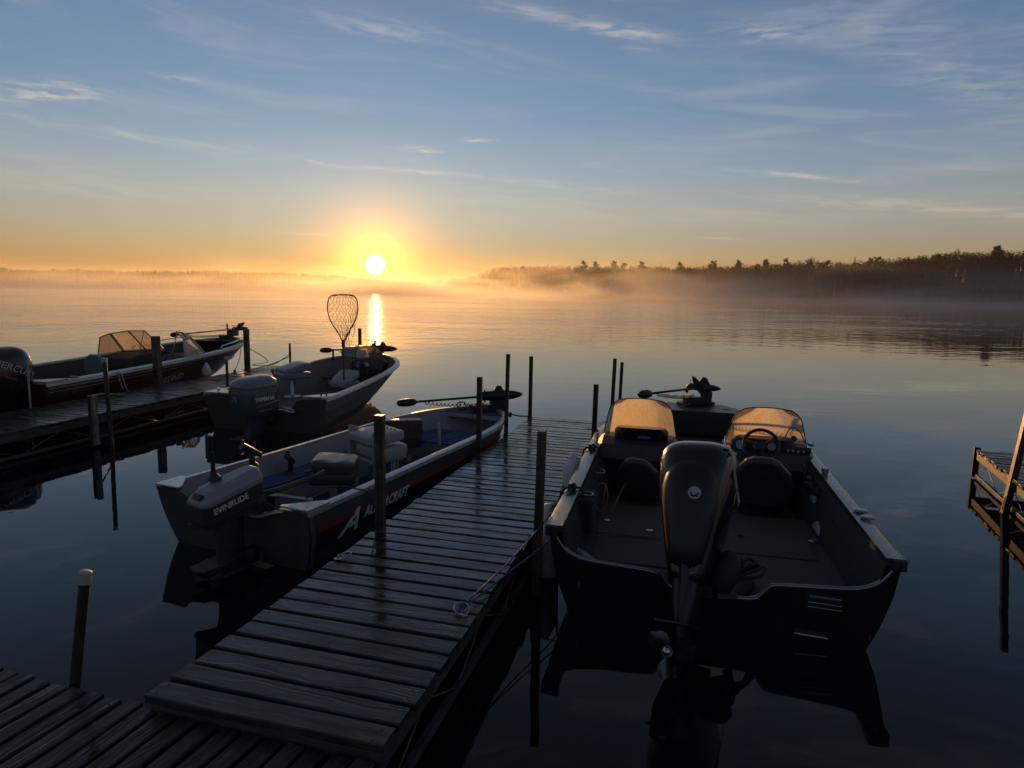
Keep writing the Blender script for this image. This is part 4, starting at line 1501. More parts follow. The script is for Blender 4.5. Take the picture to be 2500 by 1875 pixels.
text_part('EVINRUDE', 'maker_lettering', mat_white_decal, outA, frame_from((.1645, -.545, .545), (-.0385, .60, .072), (0, 0, 1)), .080, bold=.001, sx=1.02)
text_part('40', 'power_lettering', mat_red_decal, outA, frame_from((-.09, -.6235, .545), (1, 0, 0), (0, 0, 1)), .07, shear=.3, sx=1.2)
mb = MB()
mb.tube([(-.02, .05, .52), (.10, .22, .55), (.26, .48, .62), (.33, .60, .66)], [.03, .026, .022, .028], 10)
mb.build('tiller_handle', mat_leg_grey, outA, smooth=True)
mb = MB()
mb.lathe([(.07, 0), (.06, .03), (.03, .06), (.025, .10)], 12, Matrix.Translation((-.08, -.36, .79)))
mb.bar((-.08, -.36, .87), (-.08, -.36, 1.06), .035, .03)
mb.box((-.115, -.36, 1.10), (.06, .04, .23), Matrix.Rotation(R(6), 3, 'Y'))
mb.build('transducer_pole', mat_black, outA, bevel=.006)
mb = MB()
for k in range(3):
    mb.tube(smooth_path([(.12 + .03 * k, .0, .46), (.20 + .02 * k, -.04, .52 - .03 * k), (.26, .02, .44 - .05 * k), (.16, .06, .36 - .04 * k)], 5), .008, 6)
mb.build('cables', mat_rubber, outA, smooth=True)
propeller(outA, (0, -.58, -.16), .13, mat_black)
outA.rotation_euler = (R(3), 0, -R(yawA))
outA.scale = (.85, .85, .85)
outA.location = (.25, -.02, .13)

# ------------------------------------------------------------------ black boat at the right of the main dock
mat_hull_black = mat('black_hull_paint', (.010, .010, .012), .3, var=.2, nscale=4, coat=.2)
mat_inside_dark = mat('dark_liner', (.036, .033, .030), .95, var=.35, nscale=120, bump=.003, bscale=220)
mat_carpet_grey = mat('grey_carpet', (.088, .08, .072), .95, var=.35, nscale=120, bump=.004, bscale=220)
mat_console = mat('charcoal_console', (.028, .028, .030), .4, var=.15, nscale=14, drops=.0012)
mat_dark_rail = mat('dewy_black_gunwale', (.028, .03, .035), .22, var=.2, nscale=12, drops=.005, coat=.3)
mat_trim = mat('chrome_rub_trim', (.24, .25, .28), .22, metal=.9, var=.1)
mat_seat_dark = mat('charcoal_seat', (.035, .034, .036), .42, var=.25, nscale=50, drops=.0015)
mat_prop = mat('worn_prop', (.12, .12, .12), .3, metal=.9, var=.2)
mat_gauge = mat('gauge_face', (.32, .33, .35), .35, var=.1)

blk = thing('black_fishing_boat', 'black console boat with two amber windshields and big black outboard', 'fishing boat', (1.408, 4.346, 0), 13.442)
HB = Hull(blk, 5.491, 1.143, 1.153, .595, 1.414, .619, .74, floor=.16, rim=.09, wc=(.86, .5), zc=(-.02, .30), zk=(-.2, .2), rake=.06, bowrake=.09)
HB.build(mat_hull_black, mat_inside_dark, mat_dark_rail, mat_carpet_grey, rail_t=.04, rail_out=.03,
         profile=[(1.09, .55), (1.03, .47), (.95, .425), (.82, .40), (.42, .375), (.36, .345), (.30, .275), (.22, .25)], trim=mat_trim)
for sd in (-1, 1):
    g = HB.G(0)
    MB().prism([(sd * (g.x + .035), -.04), (sd * (g.x + .035), .16), (sd * (g.x - .085), .16), (sd * (g.x - .06), -.04)], -.05, .035, Matrix.Translation((0, 0, g.z))).build('stern_corner_cap', mat_dark_rail, blk, bevel=.012)
# raised rear deck with hatches
zd = .22
mb = MB()
ts_ = [.07 + (1.95 - .07) * i / 8 for i in range(9)]
poly = [(inner_x(HB, y, zd), y) for y in ts_] + [(-inner_x(HB, y, zd), y) for y in ts_[::-1]]
mb.prism(poly, zd - .02, zd)
mb.build('rear_deck', mat_carpet_grey, blk)
MB().box((0, 1.945, zd - .05), (2 * inner_x(HB, 1.95, .2) - .02, .02, .08)).build('rear_deck_front', mat_inside_dark, blk)
for (x0, x1, y0, y1) in ((-.92, -.16, 1.06, 1.50), (.18, .86, .92, 1.46), (-.90, -.2, .45, 1.0)):
    mb = MB()
    mb.box(((x0 + x1) / 2, (y0 + y1) / 2, zd + .006), (x1 - x0, y1 - y0, .014))
    hh = mb.build('deck_hatch', mat_carpet_grey, blk, bevel=.004)
MB().box((-.5, 1.025, zd + .008), (.74, .006, .01)).build('hatch_edge', mat_trim, blk)
MB().box((.875, 1.18, zd + .008), (.006, .40, .01), Matrix.Rotation(R(-4), 3, 'Z')).build('hatch_edge', mat_trim, blk)
for (px, py) in ((-.86, 1.40), (-.47, 1.235), (.90, 1.36), (.30, 1.30)):
    mb = MB()
    mb.lathe([(.036, 0), (.036, .006), (.028, .008), (.0, .007)], 16, Matrix.Translation((px, py, zd + .013)))
    mb.box((px, py, zd + .022), (.05, .014, .006))
    mb.build('hatch_latch', mat_stainless if px != .30 else mat_black, blk, auto=40)
mb = MB()
mb.tube([(-1.02, .42, .30), (-.86, .28, .27)], .04, 10)
mb.build('white_bottle', mat_vinyl_white, blk, smooth=True)
# motor well
mb = MB()
mb.lathe([(.30, 0), (.31, .02), (.28, .035), (.0, .03)], 20, Matrix.Translation((.0, .30, zd + .002)))
mb.build('motor_well', mat_rubber, blk, smooth=True)
mb = MB()
for k in range(4):
    mb.tube(smooth_path([(.10, -.02, .40), (.22 + .03 * k, .10, .50 - .04 * k), (.30 + .02 * k, .30, .38), (.18, .42, .25)], 5), .012, 6)
mb.build('motor_cables', mat_rubber, blk, smooth=True)
# transom fittings
mb = MB()
for (zz, hh) in ((.335, .022), (.295, .014), (.265, .010)):
    mb.box((.71, -.030, zz), (.20 if zz > .3 else .21, .02, hh), Matrix.Rotation(R(2), 3, 'Y'))
mb.build('vent_louvre', mat_trim, blk, bevel=.004)
MB().box((.705, -.025, .30), (.25, .014, .12), Matrix.Rotation(R(2), 3, 'Y')).build('vent_panel', mat_black, blk, bevel=.005)
MB().box((.64, -.03, .065), (.21, .03, .014), Matrix.Rotation(R(3), 3, 'Y')).build('trim_bracket', mat_stainless, blk, bevel=.003)
MB().box((-.92, -.02, .22), (.012, .012, .05)).build('drain_fitting', mat_trim, blk)
MB().box((1.0, -.02, .10), (.012, .012, .05)).build('drain_fitting', mat_trim, blk)
# consoles with windshields
def console(x0, x1, y0, zt, name):
    """A moulded console box: sloping face towards the stern."""
    mb = MB()
    prof = [(y0, .16), (y0 - .04, .42), (y0 - .10, .56), (y0 - .02, .70), (y0 + .16, zt), (y0 + .62, zt - .03), (y0 + .86, .50), (y0 + .90, .16)]
    e = .05
    rings = []
    for x_, k in ((x0, .93), (x0 + e, 1), (x1 - e, 1), (x1, .93)):
        rings.append([Vector((x_, y0 + .35 + (y_ - y0 - .35) * k, .16 + (z_ - .16) * (k if z_ > .2 else 1))) for y_, z_ in prof])
    mb.loft(rings)
    return clamp_inside(mb.build(name, mat_console, blk, bevel=.02), HB)


def windshield(par, xb0, xb1, xt0, xt1, yb, yt, zb, zt, mm, name='windshield', sag=.05):
    """A curved acrylic screen with rounded top corners, raked back, given real thickness."""
    n, m = 16, 10
    grids = []
    for off in (0, .006):
        rows = []
        for j in range(m + 1):
            v_ = j / m
            row = []
            for i in range(n + 1):
                u_ = i / n * 2 - 1
                # rounded top: pull the width in near the top corners
                e = (1 - max(0, (v_ - .62) / .38) ** 3.0 * .27)
                xa, xb = xb0 + (xt0 - xb0) * v_, xb1 + (xt1 - xb1) * v_
                xc, hw = (xa + xb) / 2, (xb - xa) / 2 * e
                z_ = zb + (zt - zb) * v_ * (1 - .02 * u_ * u_)
                y_ = yb + (yt - yb) * v_ - sag * u_ * u_ * (1 - .4 * v_) + off
                row.append(Vector((xc + hw * u_, y_, z_)))
            rows.append(row)
        grids.append(rows)
    mb = MB()
    for g_ in grids:
        mb.loft(g_, closed_ring=False)
    o = mb.build(name, mm, par, smooth=True)
    rim = [r_[0] for r_ in grids[0]] + grids[0][-1][1:-1] + [r_[-1] for r_ in grids[0][::-1]]
    MB().tube(rim, .006, 5).build('screen_edge', mat_rubber, par, smooth=True)
    return o


cp = console(-1.09, -.24, 2.54, .75, 'port_console')
windshield(cp, -1.07, -.25, -.98, -.33, 3.12, 2.98, .70, 1.14, mat_amber, sag=.13)
mb = MB()
mb.loft([[p for p in sring((-.63, 2.70), .29 * k, .07, z_, 20, 4)] for z_, k in ((.635, .9), (.65, 1), (.83, 1), (.865, .9))])
gb = mb.build('glovebox_lid', mat_gloss, cp, auto=45)
MB().loft([[Vector((-.60 + .075 * k * math.cos(a), 2.626 - off, .77 + .014 * k * math.sin(a))) for a in [2 * PI * j / 20 for j in range(20)]] for off, k in ((0, 1), (.006, 1), (.007, .9))]).build('blue_emblem', mat('blue_emblem', (.08, .13, .42), .3), cp)
cs = console(.25, 1.12, 2.56, .75, 'starboard_console')
windshield(cs, .27, 1.11, .36, 1.00, 3.10, 2.94, .70, 1.12, mat_amber, sag=.13)
mb = MB()
mb.loft([[p for p in sring((.63, 2.70), .32 * k, .09, z_, 20, 4)] for z_, k in ((.66, .9), (.68, 1), (.80, 1), (.84, .85))])
dash = mb.build('dashboard', mat_black, cs, auto=45)
for gx, gr in ((.40, .05), (.56, .042), (.70, .042), (.36, .035)):
    zz = .765 if gx != .36 else .60
    yy = 2.600 if gx != .36 else 2.50
    mb = MB()
    mb.lathe([(gr, 0), (gr, .014), (gr * .86, .016)], 18, Matrix.Translation((gx, yy + .012, zz)) @ Matrix.Rotation(R(72), 4, 'X'))
    mb.build('gauge', mat_gauge, cs, auto=40)
for k in range(4):
    MB().lathe([(.014, 0), (.014, .01), (.006, .012), (.006, .026), (0, .027)], 10, Matrix.Translation((.86 + .05 * k, 2.60, .735)) @ Matrix.Rotation(R(60), 4, 'X')).build('switch', mat_trim, cs, auto=40)
MB().box((.95, 2.66, .735), (.28, .10, .05), Matrix.Rotation(R(-25), 3, 'X')).build('switch_panel', mat_black, cs, bevel=.008)
# steering wheel
Mw = Matrix.Translation((.58, 2.46, .80)) @ Matrix.Rotation(R(62), 4, 'X') @ Matrix.Rotation(R(8), 4, 'Z')
mb = MB()
mb.tube([Mw @ Vector((math.cos(a) * .17, math.sin(a) * .17, 0)) for a in [2 * PI * k / 36 for k in range(36)]], .017, 10, closed=True)
sw = mb.build('steering_wheel', mat_black, cs, smooth=True)
mb = MB()
for a in (R(-90), R(25), R(155)):
    for q in (-.12, .12):
        mb.bar(Mw @ Vector((math.cos(a + q) * .04, math.sin(a + q) * .04, -.02)), Mw @ Vector((math.cos(a + q * .5) * .165, math.sin(a + q * .5) * .165, 0)), .02, .01)
mb.lathe([(.055, -.03), (.055, -.01), (.03, .006), (0, .008)], 16, Mw)
mb.tube([Mw @ Vector((0, 0, -.02)), Mw @ Vector((0, 0, -.16))], .03, 10)
mb.build('wheel_spokes', mat_black, sw, auto=40)
# microphone and its curled lead beside the windshield
mb = MB()
mb.tube(smooth_path([(.86, 2.88, .78), (.90, 2.88, .90), (.95, 2.88, .93), (1.02, 2.86, .88), (1.06, 2.85, .78)], 5), .006, 6)
mb.lathe([(.03, 0), (.034, .02), (.02, .045), (0, .05)], 12, Matrix.Translation((.95, 2.84, .80)))
mb.tube([(.95, 2.84, .74), (.95, 2.84, .82)], .012, 8)
mb.build('radio_microphone', mat_black, cs, smooth=True)
MB().box((1.09, 2.70, .80), (.05, .10, .03)).build('compass_mount', mat_trim, cs, bevel=.005)
mb = MB()
mb.tube([(.268, 2.80, .62), (.262, 2.86, .80)], .012, 8)
mb.build('console_grab_rail', mat_stainless, cs, smooth=True)
# throttle
mb = MB()
mb.box((1.00, 2.20, .52), (.05, .16, .12))
mb.tube([(.97, 2.20, .56), (.96, 2.24, .66), (.93, 2.25, .70)], .014, 8)
mb.build('throttle', mat_black, blk, bevel=.006)
# seats: bucket backs seen from behind
def bucket(x, y, zf, zs, yaw, w_, back_h, label=None):
    mb = MB()
    mb.lathe([(.19, 0), (.19, .012), (.05, .03), (.045, zs - zf - .02), (.14, zs - zf)], 16, Matrix.Translation((x, y, zf)))
    s = mb.build('helm_seat', mat_inside_dark, blk, auto=35)
    cushion('seat_cushion', (x, y, zs + .06), (w_, .48, .13), mat_seat_dark, s, yaw)
    Rz = Matrix.Rotation(-R(yaw), 3, 'Z')
    rings = []
    out = [(-.50, 0), (-.52, .18), (-.44, .36), (-.26, .50), (-.14, .54), (.14, .54), (.26, .50), (.44, .36), (.52, .18), (.50, 0)]
    for dy, k in ((-.075, .90), (-.06, 1.0), (.0, 1.02), (.04, .93)):
        rings.append([Vector((x, y, zs)) + Rz @ Vector((px * w_ * k, -.20 + dy - pz * .25 + .04 * (1 - (px / .5) ** 2) * -1, .06 + pz * back_h / .54 * (k if pz > .1 else 1))) for px, pz in out])
    MB().loft(rings).build('backrest', mat_seat_dark, s, bevel=.012)
    return s


bucket(.57, 2.28, .16, .30, 6, .56, .45)
bucket(-.57, 2.40, .16, .24, 10, .44, .38)
mb = MB()
mb.tube([(1.02, 1.98, .44), (1.06, 1.86, .42)], .05, 12)
mb.tube([(.98, 1.60, .30), (1.02, 1.42, .24)], .045, 12)
mb.build('drink_bottle', mat_gauge, blk, smooth=True)
mb = MB()
for k in range(5):
    mb.bar((1.02, 1.05 + .012 * k, .27 + .045 * k), (1.02, 1.22 + .012 * k, .28 + .045 * k), .006, .02)
mb.build('speaker_grille', mat_trim, blk)
for (px, py) in ((1.0, 2.05), (1.02, 1.86)):
    mb = MB()
    mb.tube([(px + .06 * math.cos(a), py + .045 * math.sin(a), .56) for a in [2 * PI * k / 18 for k in range(18)]], .008, 6, closed=True)
    mb.lathe([(.05, -.06), (.055, 0)], 14, Matrix.Translation((px, py, .56)))
    mb.build('cup_holder', mat_black, blk, smooth=True)
for (px, py) in ((1.155, .92), (1.165, .76)):
    MB().lathe([(.05, 0), (.05, .008), (.03, .014), (0, .012)], 18, Matrix.Translation((px - .02, py, .665))).build('deck_fill_cap', mat_trim, blk, auto=40)
MB().box((1.10, 2.02, .70), (.05, .07, .05)).build('rail_light', mat_trim, blk, bevel=.006)
mb = MB()                                                          # lockers and gear by the port side
mb.box((-1.0, .95, .46), (.15, .36, .28))
mb.build('rod_locker_end', mat_inside_dark, blk, bevel=.02)
mb = MB()
mb.tube([(-1.0 + .06 * math.cos(a), .92 + .05 * math.sin(a), .612) for a in [2 * PI * k / 18 for k in range(18)]], .008, 6, closed=True)
mb.build('cup_holder', mat_trim, blk, smooth=True)
mb = MB()
mb.tube([(-1.02, 1.72, .58), (-.93, 1.78, .57), (-.94, 1.86, .58), (-1.03, 1.86, .59)], .008, 6)
mb.build('grab_loop', mat_trim, blk, smooth=True)
mb = MB()
mb.tube([Vector((-.93 + .06 * math.cos(a), 1.55 + .02 * math.sin(a), .40 + .13 * math.sin(a))) for a in [2 * PI * k / 22 for k in range(22)]], .006, 6, closed=True)
for (a, b) in (((-.86, 1.62, .24), (-.70, 2.05, .46)), ((-.83, 1.56, .24), (-.74, 2.0, .44)), ((-.92, 1.5, .24), (-.90, 1.62, .52))):
    mb.tube([a, b], .005, 6)
mb.build('rods_and_landing_hoop', mat_copper, blk, smooth=True)
# foredeck and bow
ts_ = [4.05 + (4.95 - 4.05) * i / 6 for i in range(7)]
poly = [(inner_x(HB, y, .40), y) for y in ts_] + [(-inner_x(HB, y, .40), y) for y in ts_[::-1]]
MB().prism(poly, .37, .40).build('casting_deck', mat_carpet_grey, blk)
clamp_inside(MB().box((0, 4.05, .28), (1.7, .02, .22)).build('casting_deck_front', mat_inside_dark, blk), HB)
ts_ = [4.55 + (5.46 - 4.55) * i / 14 for i in range(15)]
poly = [(HB.G(y / HB.L, .02).x, y) for y in ts_] + [(-HB.G(y / HB.L, .02).x, y) for y in ts_[::-1]]
MB().prism(poly, .735, .765).build('bow_deck', mat_console, blk)
clamp_inside(MB().box((0, 4.56, .60), (1.42, .03, .30)).build('bow_bulkhead', mat_inside_dark, blk), HB)
MB().lathe([(.05, 0), (.05, .006), (0, .007)], 14, Matrix.Translation((.42, 4.85, .765))).build('deck_light', mat_black, blk)
mb = MB()
mb.tube([(-.20, 4.75, .77), (-.13, 4.92, .785), (-.06, 4.98, .79)], .008, 6)
mb.build('bow_cleat', mat_copper, blk, smooth=True)
tmB = trolling_motor(blk, (-.62, 4.45, .985), (.12, 5.25, 1.0), (.02, 5.12, .765), 62, head_len=.22, shaft_r=.016, turns=18, sag=.02, pod_dir=(1, .25, -.08))
MB().loft([[Vector((x_ + .02, y_ + 5.18, z_)) for x_, z_ in ((-.03, 1.04), (.05, 1.04), (.03, 1.10), (-.02, 1.15), (-.07, 1.17), (-.06, 1.10))] for y_ in (-.012, .012)]).build('pod_fin', mat_black, tmB, bevel=.004)

# big outboard, tilted clear of the water
om = MB()
lower_unit(om, -.30, .12, -.36, -.52, .062)
om.loft([sring((0, -.22), .115, .17, .20, 20, 3), sring((0, -.26), .10, .165, -.02, 20, 3), sring((0, -.29), .08, .16, -.22, 20, 2.6), sring((0, -.30), .055, .15, -.34, 20, 2.4)])
om.box((0, -.04, .02), (.26, .12, .30))
om.bar((.13, -.10, -.05), (.24, -.02, -.02), .10, .16)
outB = om.build('outboard_motor', mat_black, blk, auto=40)
mb = MB()
mb.loft([sring((0, -.25), .10, .18, -.12, 28, 3.4), sring((0, -.24), .13, .20, -.02, 28, 3.4), sring((0, -.23), .16, .23, .10, 28, 3.4), sring((0, -.22), .20, .265, .28, 28, 3.4), sring((0, -.22), .228, .29, .46, 28, 3.4), sring((0, -.22), .248, .30, .62, 28, 3.3),
         sring((0, -.215), .254, .30, .76, 28, 3.2, .05), sring((0, -.20), .240, .28, .845, 28, 3.2, .12), sring((0, -.18), .19, .22, .905, 28, 3.0, .16), sring((0, -.16), .10, .12, .93, 28, 2.6, .16)])
cow = mb.build('cowl', mat('dewy_black_cowl', (.008, .008, .009), .2, var=.2, nscale=5, coat=.4, drops=.0007), outB, auto=50, subsurf=1)
mb = MB()
mb.loft([sring((0, -.26), .10, .22, -.04, 24, 3.4), sring((0, -.265), .14, .255, .12, 24, 3.4), sring((0, -.275), .18, .285, .32, 24, 3.2), sring((0, -.28), .215, .298, .54, 24, 3.2), sring((0, -.265), .19, .285, .66, 24, 3.0), sring((0, -.255), .10, .25, .74, 24, 2.6)])
mb.build('cowl_back_panel', mat_black, outB, smooth=True, subsurf=1)
for sd in (-1, 1):
    mb = MB()
    mb.loft([[Vector((sd * (.10 + .13 * q) + e_, -.47 + .10 * q + .02, .80 - .055 * q - .008 * q * q + dz)) for e_, dz in ((0, 0), (0, .022), (.004 * sd, .026))] for q in (0, .3, .6, .9, 1.1)], closed_ring=False)
    mb.build('cowl_air_slot', mat_trim, outB)
mb = MB()
mb.loft([[Vector((.05 + .042 * k * math.cos(a), -.568 - off, .46 + .042 * k * math.sin(a))) for a in [2 * PI * j / 24 for j in range(24)]] for off, k in ((0, 1), (.004, 1), (.005, .93))])
mb.build('round_sticker', mat_grey_decal, outB)
mb = MB()
for k in range(5):
    a = R(200 + 35 * k)
    mb.box((.05 + .024 * math.cos(a), -.5745, .462 + .022 * math.sin(a)), (.012, .002, .012), Matrix.Rotation(a, 3, 'Y'))
mb.box((.05, -.5745, .438), (.045, .002, .008))
mb.build('sticker_print', mat_dark_decal, outB)
text_part('M', 'maker_lettering', mat_grey_decal, outB, frame_from((.185, -.43, .825), (.60, .25, -.45), (-.1, .75, .55)), .11, shear=.2, bold=.003)
text_part('MERCURY', 'maker_lettering', mat_grey_decal, outB, frame_from((.2555, -.36, .64), (-.04, 1, -.25), (.0, 0, 1)), .10, shear=.2, bold=.002)
propeller(outB, (0, -.60, -.52), .155, mat_prop, phase=.4)
MB().lathe([(.022, 0), (.022, .02), (.01, .03), (0, .03)], 12, Matrix.Translation((0, -.70, -.52)) @ Matrix.Rotation(PI / 2, 4, 'X')).build('prop_nut', mat_stainless, outB, smooth=True)
mb = MB()
mb.lathe([(0, -.13), (.07, -.10), (.095, 0), (.085, .10), (.04, .16), (0, .17)], 16, Matrix.Translation((.20, -.12, .03)) @ Matrix.Rotation(R(14), 4, 'Y'))
mb.tube(smooth_path([(.20, -.10, .12), (.27, .02, .16), (.22, .16, .05)], 5), .035, 8)
mb.build('cable_boot', mat_rubber, outB, smooth=True)
MB().box((-.06, -.02, -.20), (.02, .18, .16)).build('trim_anode', mat_stainless, outB, bevel=.004)
outB.rotation_euler = (R(-30), R(-4), -R(13))
outB.location = (-.11, .0, .36)

# ------------------------------------------------------------------ boat with the landing net, between the docks
mat_hull_tan = mat('beige_hull_paint', (.075, .058, .047), .38, var=.1, nscale=4)
mat_inside_tan = mat('beige_liner', (.17, .135, .105), .6, var=.12, nscale=6)
mat_carpet_tan = mat('brown_carpet', (.14, .11, .085), .95, var=.3, nscale=90, bump=.004, bscale=160)
mat_cowl_slate = mat('slate_cowl', (.055, .065, .075), .25, var=.08, nscale=4, coat=.3, drops=.001)
yam = thing('beige_console_boat', 'beige console boat with upright landing net and folded grey seats between the two docks', 'fishing boat', (-3.971, 10.586, 0), 10.0)
HY = Hull(yam, 4.581, 1.063, 1.02, .628, 2.637, .564, .86, floor=.10, rim=.07, wc=(.86, .30), zc=(-.02, .34), zk=(-.2, .3), rake=.10, bowrake=.10)
HY.wcpow = 1.5
HY.build(mat_hull_tan, mat_inside_tan, mat_rail, mat_carpet_tan, rail_t=.03, rail_out=.02,
         profile=[(.66, .56), (.56, .53), (.47, .40), (.40, .36), (.2, .35)])
for sd in (-1, 1):
    g = HY.G(0)
    MB().prism([(sd * (g.x + .015), -.03), (sd * (g.x + .015), .42), (sd * (g.x - .07), .42), (sd * (g.x - .42), .03), (sd * (g.x - .42), -.03)], 0, .02, Matrix.Translation((0, 0, g.z + .02))).build('corner_plate', mat_rail, yam, bevel=.004)
    mb = MB()
    mb.bar((sd * (g.x - .2), .06, g.z + .075), (sd * (g.x - .06), .22, g.z + .075), .02)
    mb.bar((sd * (g.x - .16), .105, g.z + .02), (sd * (g.x - .16), .105, g.z + .075), .02)
    mb.bar((sd * (g.x - .10), .17, g.z + .02), (sd * (g.x - .10), .17, g.z + .075), .02)
    mb.build('cleat', mat_black if sd > 0 else mat_stainless, yam, bevel=.003)
HY.strip('spray_rail', mat_hull_tan, .05, 4.2, .10, .16, 20, .012)
ts_ = [.06 + 1.9 * i / 6 for i in range(7)]
poly = [(inner_x(HY, y, .30), y) for y in ts_] + [(-inner_x(HY, y, .30), y) for y in ts_[::-1]]
MB().prism(poly, .27, .30).build('rear_deck', mat_carpet_tan, yam)
clamp_inside(MB().box((0, 1.96, .19), (1.86, .02, .20)).build('rear_deck_front', mat_inside_tan, yam), HY)
mb = MB()
mb.box((.62, 2.45, .22), (.42, 1.0, .24))
clamp_inside(mb.build('starboard_locker', mat_carpet_tan, yam, bevel=.01), HY)
mb = MB()
mb.tube([(-.93, .4, .52), (-.95, 1.4, .54), (-.95, 2.6, .60)], .010, 6)
mb.build('rod_rail', mat_rubber, yam, smooth=True)
mb = MB()
mb.tube([Vector((-.80, 2.35 + .09 * math.cos(a), .40 + .09 * math.sin(a))) for a in [2 * PI * k / 18 for k in range(18)]], .014, 8, closed=True)
mb.build('side_port_ring', mat_inside_tan, yam, smooth=True)
MB().box((-.96, 2.85, .68), (.12, .16, .16)).build('gunwale_box', mat_vinyl_white, yam, bevel=.01)
MB().box((-.72, .95, .41), (.30, .55, .20), Matrix.Rotation(R(-6), 3, 'Z')).build('white_battery_box', mat_vinyl_white, yam, bevel=.02)
folded_seat(yam, -.42, 1.62, .30, .66, 35, mat_vinyl_grey, mat_vinyl_grey, (.56, .54), tilt=14)
sh = folded_seat(yam, .30, 2.35, .10, .42, 15, mat_vinyl_white, mat_vinyl_white, (.46, .44), tilt=30)
folded_seat(yam, -.12, 3.80, .42, .86, 80, mat_vinyl_white, mat_vinyl_white, (.50, .46), tilt=4)
ts_ = [3.35 + (4.50 - 3.35) * i / 8 for i in range(9)]
poly = [(inner_x(HY, y, .46), y) for y in ts_] + [(-inner_x(HY, y, .46), y) for y in ts_[::-1]]
MB().prism(poly, .43, .46).build('casting_deck', mat_carpet_tan, yam)
# console
mb = MB()
rings = []
for x_, k in ((.14, .94), (.18, 1), (.72, 1), (.80, .94)):
    rings.append([Vector((x_, 3.2 + (y_ - 3.2) * k, .1 + (z_ - .1) * k)) for y_, z_ in ((2.92, .1), (2.90, .50), (2.84, .62), (2.96, .84), (3.18, .90), (3.5, .80), (3.55, .1))])
cy_ = MB().loft(rings).build('console', mat_inside_dark, yam, bevel=.02)
windshield(cy_, .14, .82, .24, .72, 3.35, 3.12, .84, 1.16, mat_amber, sag=.10)
clamp_inside(cy_, HY)
MB().box((.72, 2.90, .76), (.26, .04, .16), Matrix.Rotation(R(-20), 3, 'X')).build('fish_finder', mat_black, cy_, bevel=.01)
for gx in (.36, .54):
    MB().lathe([(.055, 0), (.055, .014), (.048, .016), (0, .014)], 18, Matrix.Translation((gx, 2.875, .80)) @ Matrix.Rotation(R(66), 4, 'X')).build('gauge', mat_gauge, cy_, auto=40)
Mw = Matrix.Translation((.42, 2.74, .66)) @ Matrix.Rotation(R(64), 4, 'X')
mb = MB()
mb.tube([Mw @ Vector((math.cos(a) * .19, math.sin(a) * .19, 0)) for a in [2 * PI * k / 32 for k in range(32)]], .016, 8, closed=True)
for a in (R(90), R(210), R(330)):
    mb.bar(Mw @ Vector((0, 0, -.02)), Mw @ Vector((math.cos(a) * .18, math.sin(a) * .18, 0)), .03, .012)
mb.lathe([(.06, -.03), (.06, 0), (.03, .012), (0, .014)], 14, Mw)
mb.tube([Mw @ Vector((0, 0, -.02)), Mw @ Vector((0, 0, -.2))], .03, 8)
mb.build('steering_wheel', mat_black, cy_, auto=45)
trolling_motor(yam, (-.62, 3.65, 1.0), (.36, 4.25, 1.02), (.05, 4.28, .86), 50, big=1.35, head_len=.26, shaft_r=.017, turns=12, sag=.05, pod_dir=(1, -.1, 0))
MB().tube([(-.55, 3.66, .78), (-.55, 3.66, 1.0)], .022, 8).build('motor_rest', mat_black, yam, smooth=True)
# outboard with a dark slate cowl
om = MB()
lower_unit(om, -.34, .30, .0, -.18, .06)
om.loft([sring((0, -.26), .16, .22, .36, 20, 3), sring((0, -.28), .12, .19, .18, 20, 3), sring((0, -.32), .085, .17, .02, 20, 2.6)])
om.box((0, -.06, .34), (.26, .14, .26))
outY = om.build('outboard_motor', mat_cowl_slate, yam, auto=40)
mb = MB()
mb.loft([sring((0, -.30), .235, .30, .34, 28, 4.2), sring((0, -.30), .265, .33, .42, 28, 4.4), sring((0, -.30), .27, .335, .70, 28, 4.4), sring((0, -.30), .262, .325, .78, 28, 4.2, .02)])
mb.build('cowl_lower', mat_cowl_slate, outY, auto=50)
mb = MB()
mb.loft([sring((0, -.30), .258, .32, .785, 28, 4.2, .02), sring((0, -.30), .265, .33, .81, 28, 4.2, .02), sring((0, -.30), .245, .31, .88, 28, 3.6, .04), sring((0, -.29), .17, .23, .935, 28, 3, .06), sring((0, -.28), .06, .1, .95, 28, 2.4, .06)])
mb.build('cowl_top', mat('light_slate_top', (.16, .18, .19), .25, var=.06, coat=.3, drops=.001), outY, auto=60)
MB().loft([sring((0, -.30), .245, .305, .76, 28, 4.2, .02), sring((0, -.30), .245, .305, .80, 28, 4.2, .02)]).build('air_gap', mat_black, outY, smooth=True)
text_part('YAMAHA', 'maker_lettering', mat_white_decal, outY, frame_from((.2745, -.52, .585), (0, 1, .0), (0, 0, 1)), .098, bold=.002, sx=.95)
text_part('75', 'power_lettering', mat_grey_decal, outY, frame_from((-.10, -.640, .585), (1, 0, 0), (0, 0, 1)), .10, shear=.15, sx=1.1)
mb = MB()
mb.loft([[Vector((.2735, y_, z_)) for z_ in (.50 + .06 * q, .508 + .065 * q)] for q, y_ in ((0, -.50), (.3, -.35), (.7, -.18), (1, -.04))], closed_ring=False)
mb.build('cowl_stripe', mat_grey_decal, outY)
text_part('FOUR STROKE', 'small_lettering', mat_grey_decal, outY, frame_from((.2735, -.44, .425), (0, 1, .02), (0, 0, 1)), .034, sx=1.15)
mb = MB()
mb.tube(smooth_path([(.16, -.04, .42), (.34, -.02, .44), (.46, .06, .40), (.40, .18, .34)], 5), .015, 6)
mb.tube([(.12, .02, .38), (.50, .04, .37)], .018, 8)
mb.build('steering_link', mat_alu, outY, smooth=True)
outY.rotation_euler = (0, 0, -R(18))
outY.location = (.08, -.04, -.01)

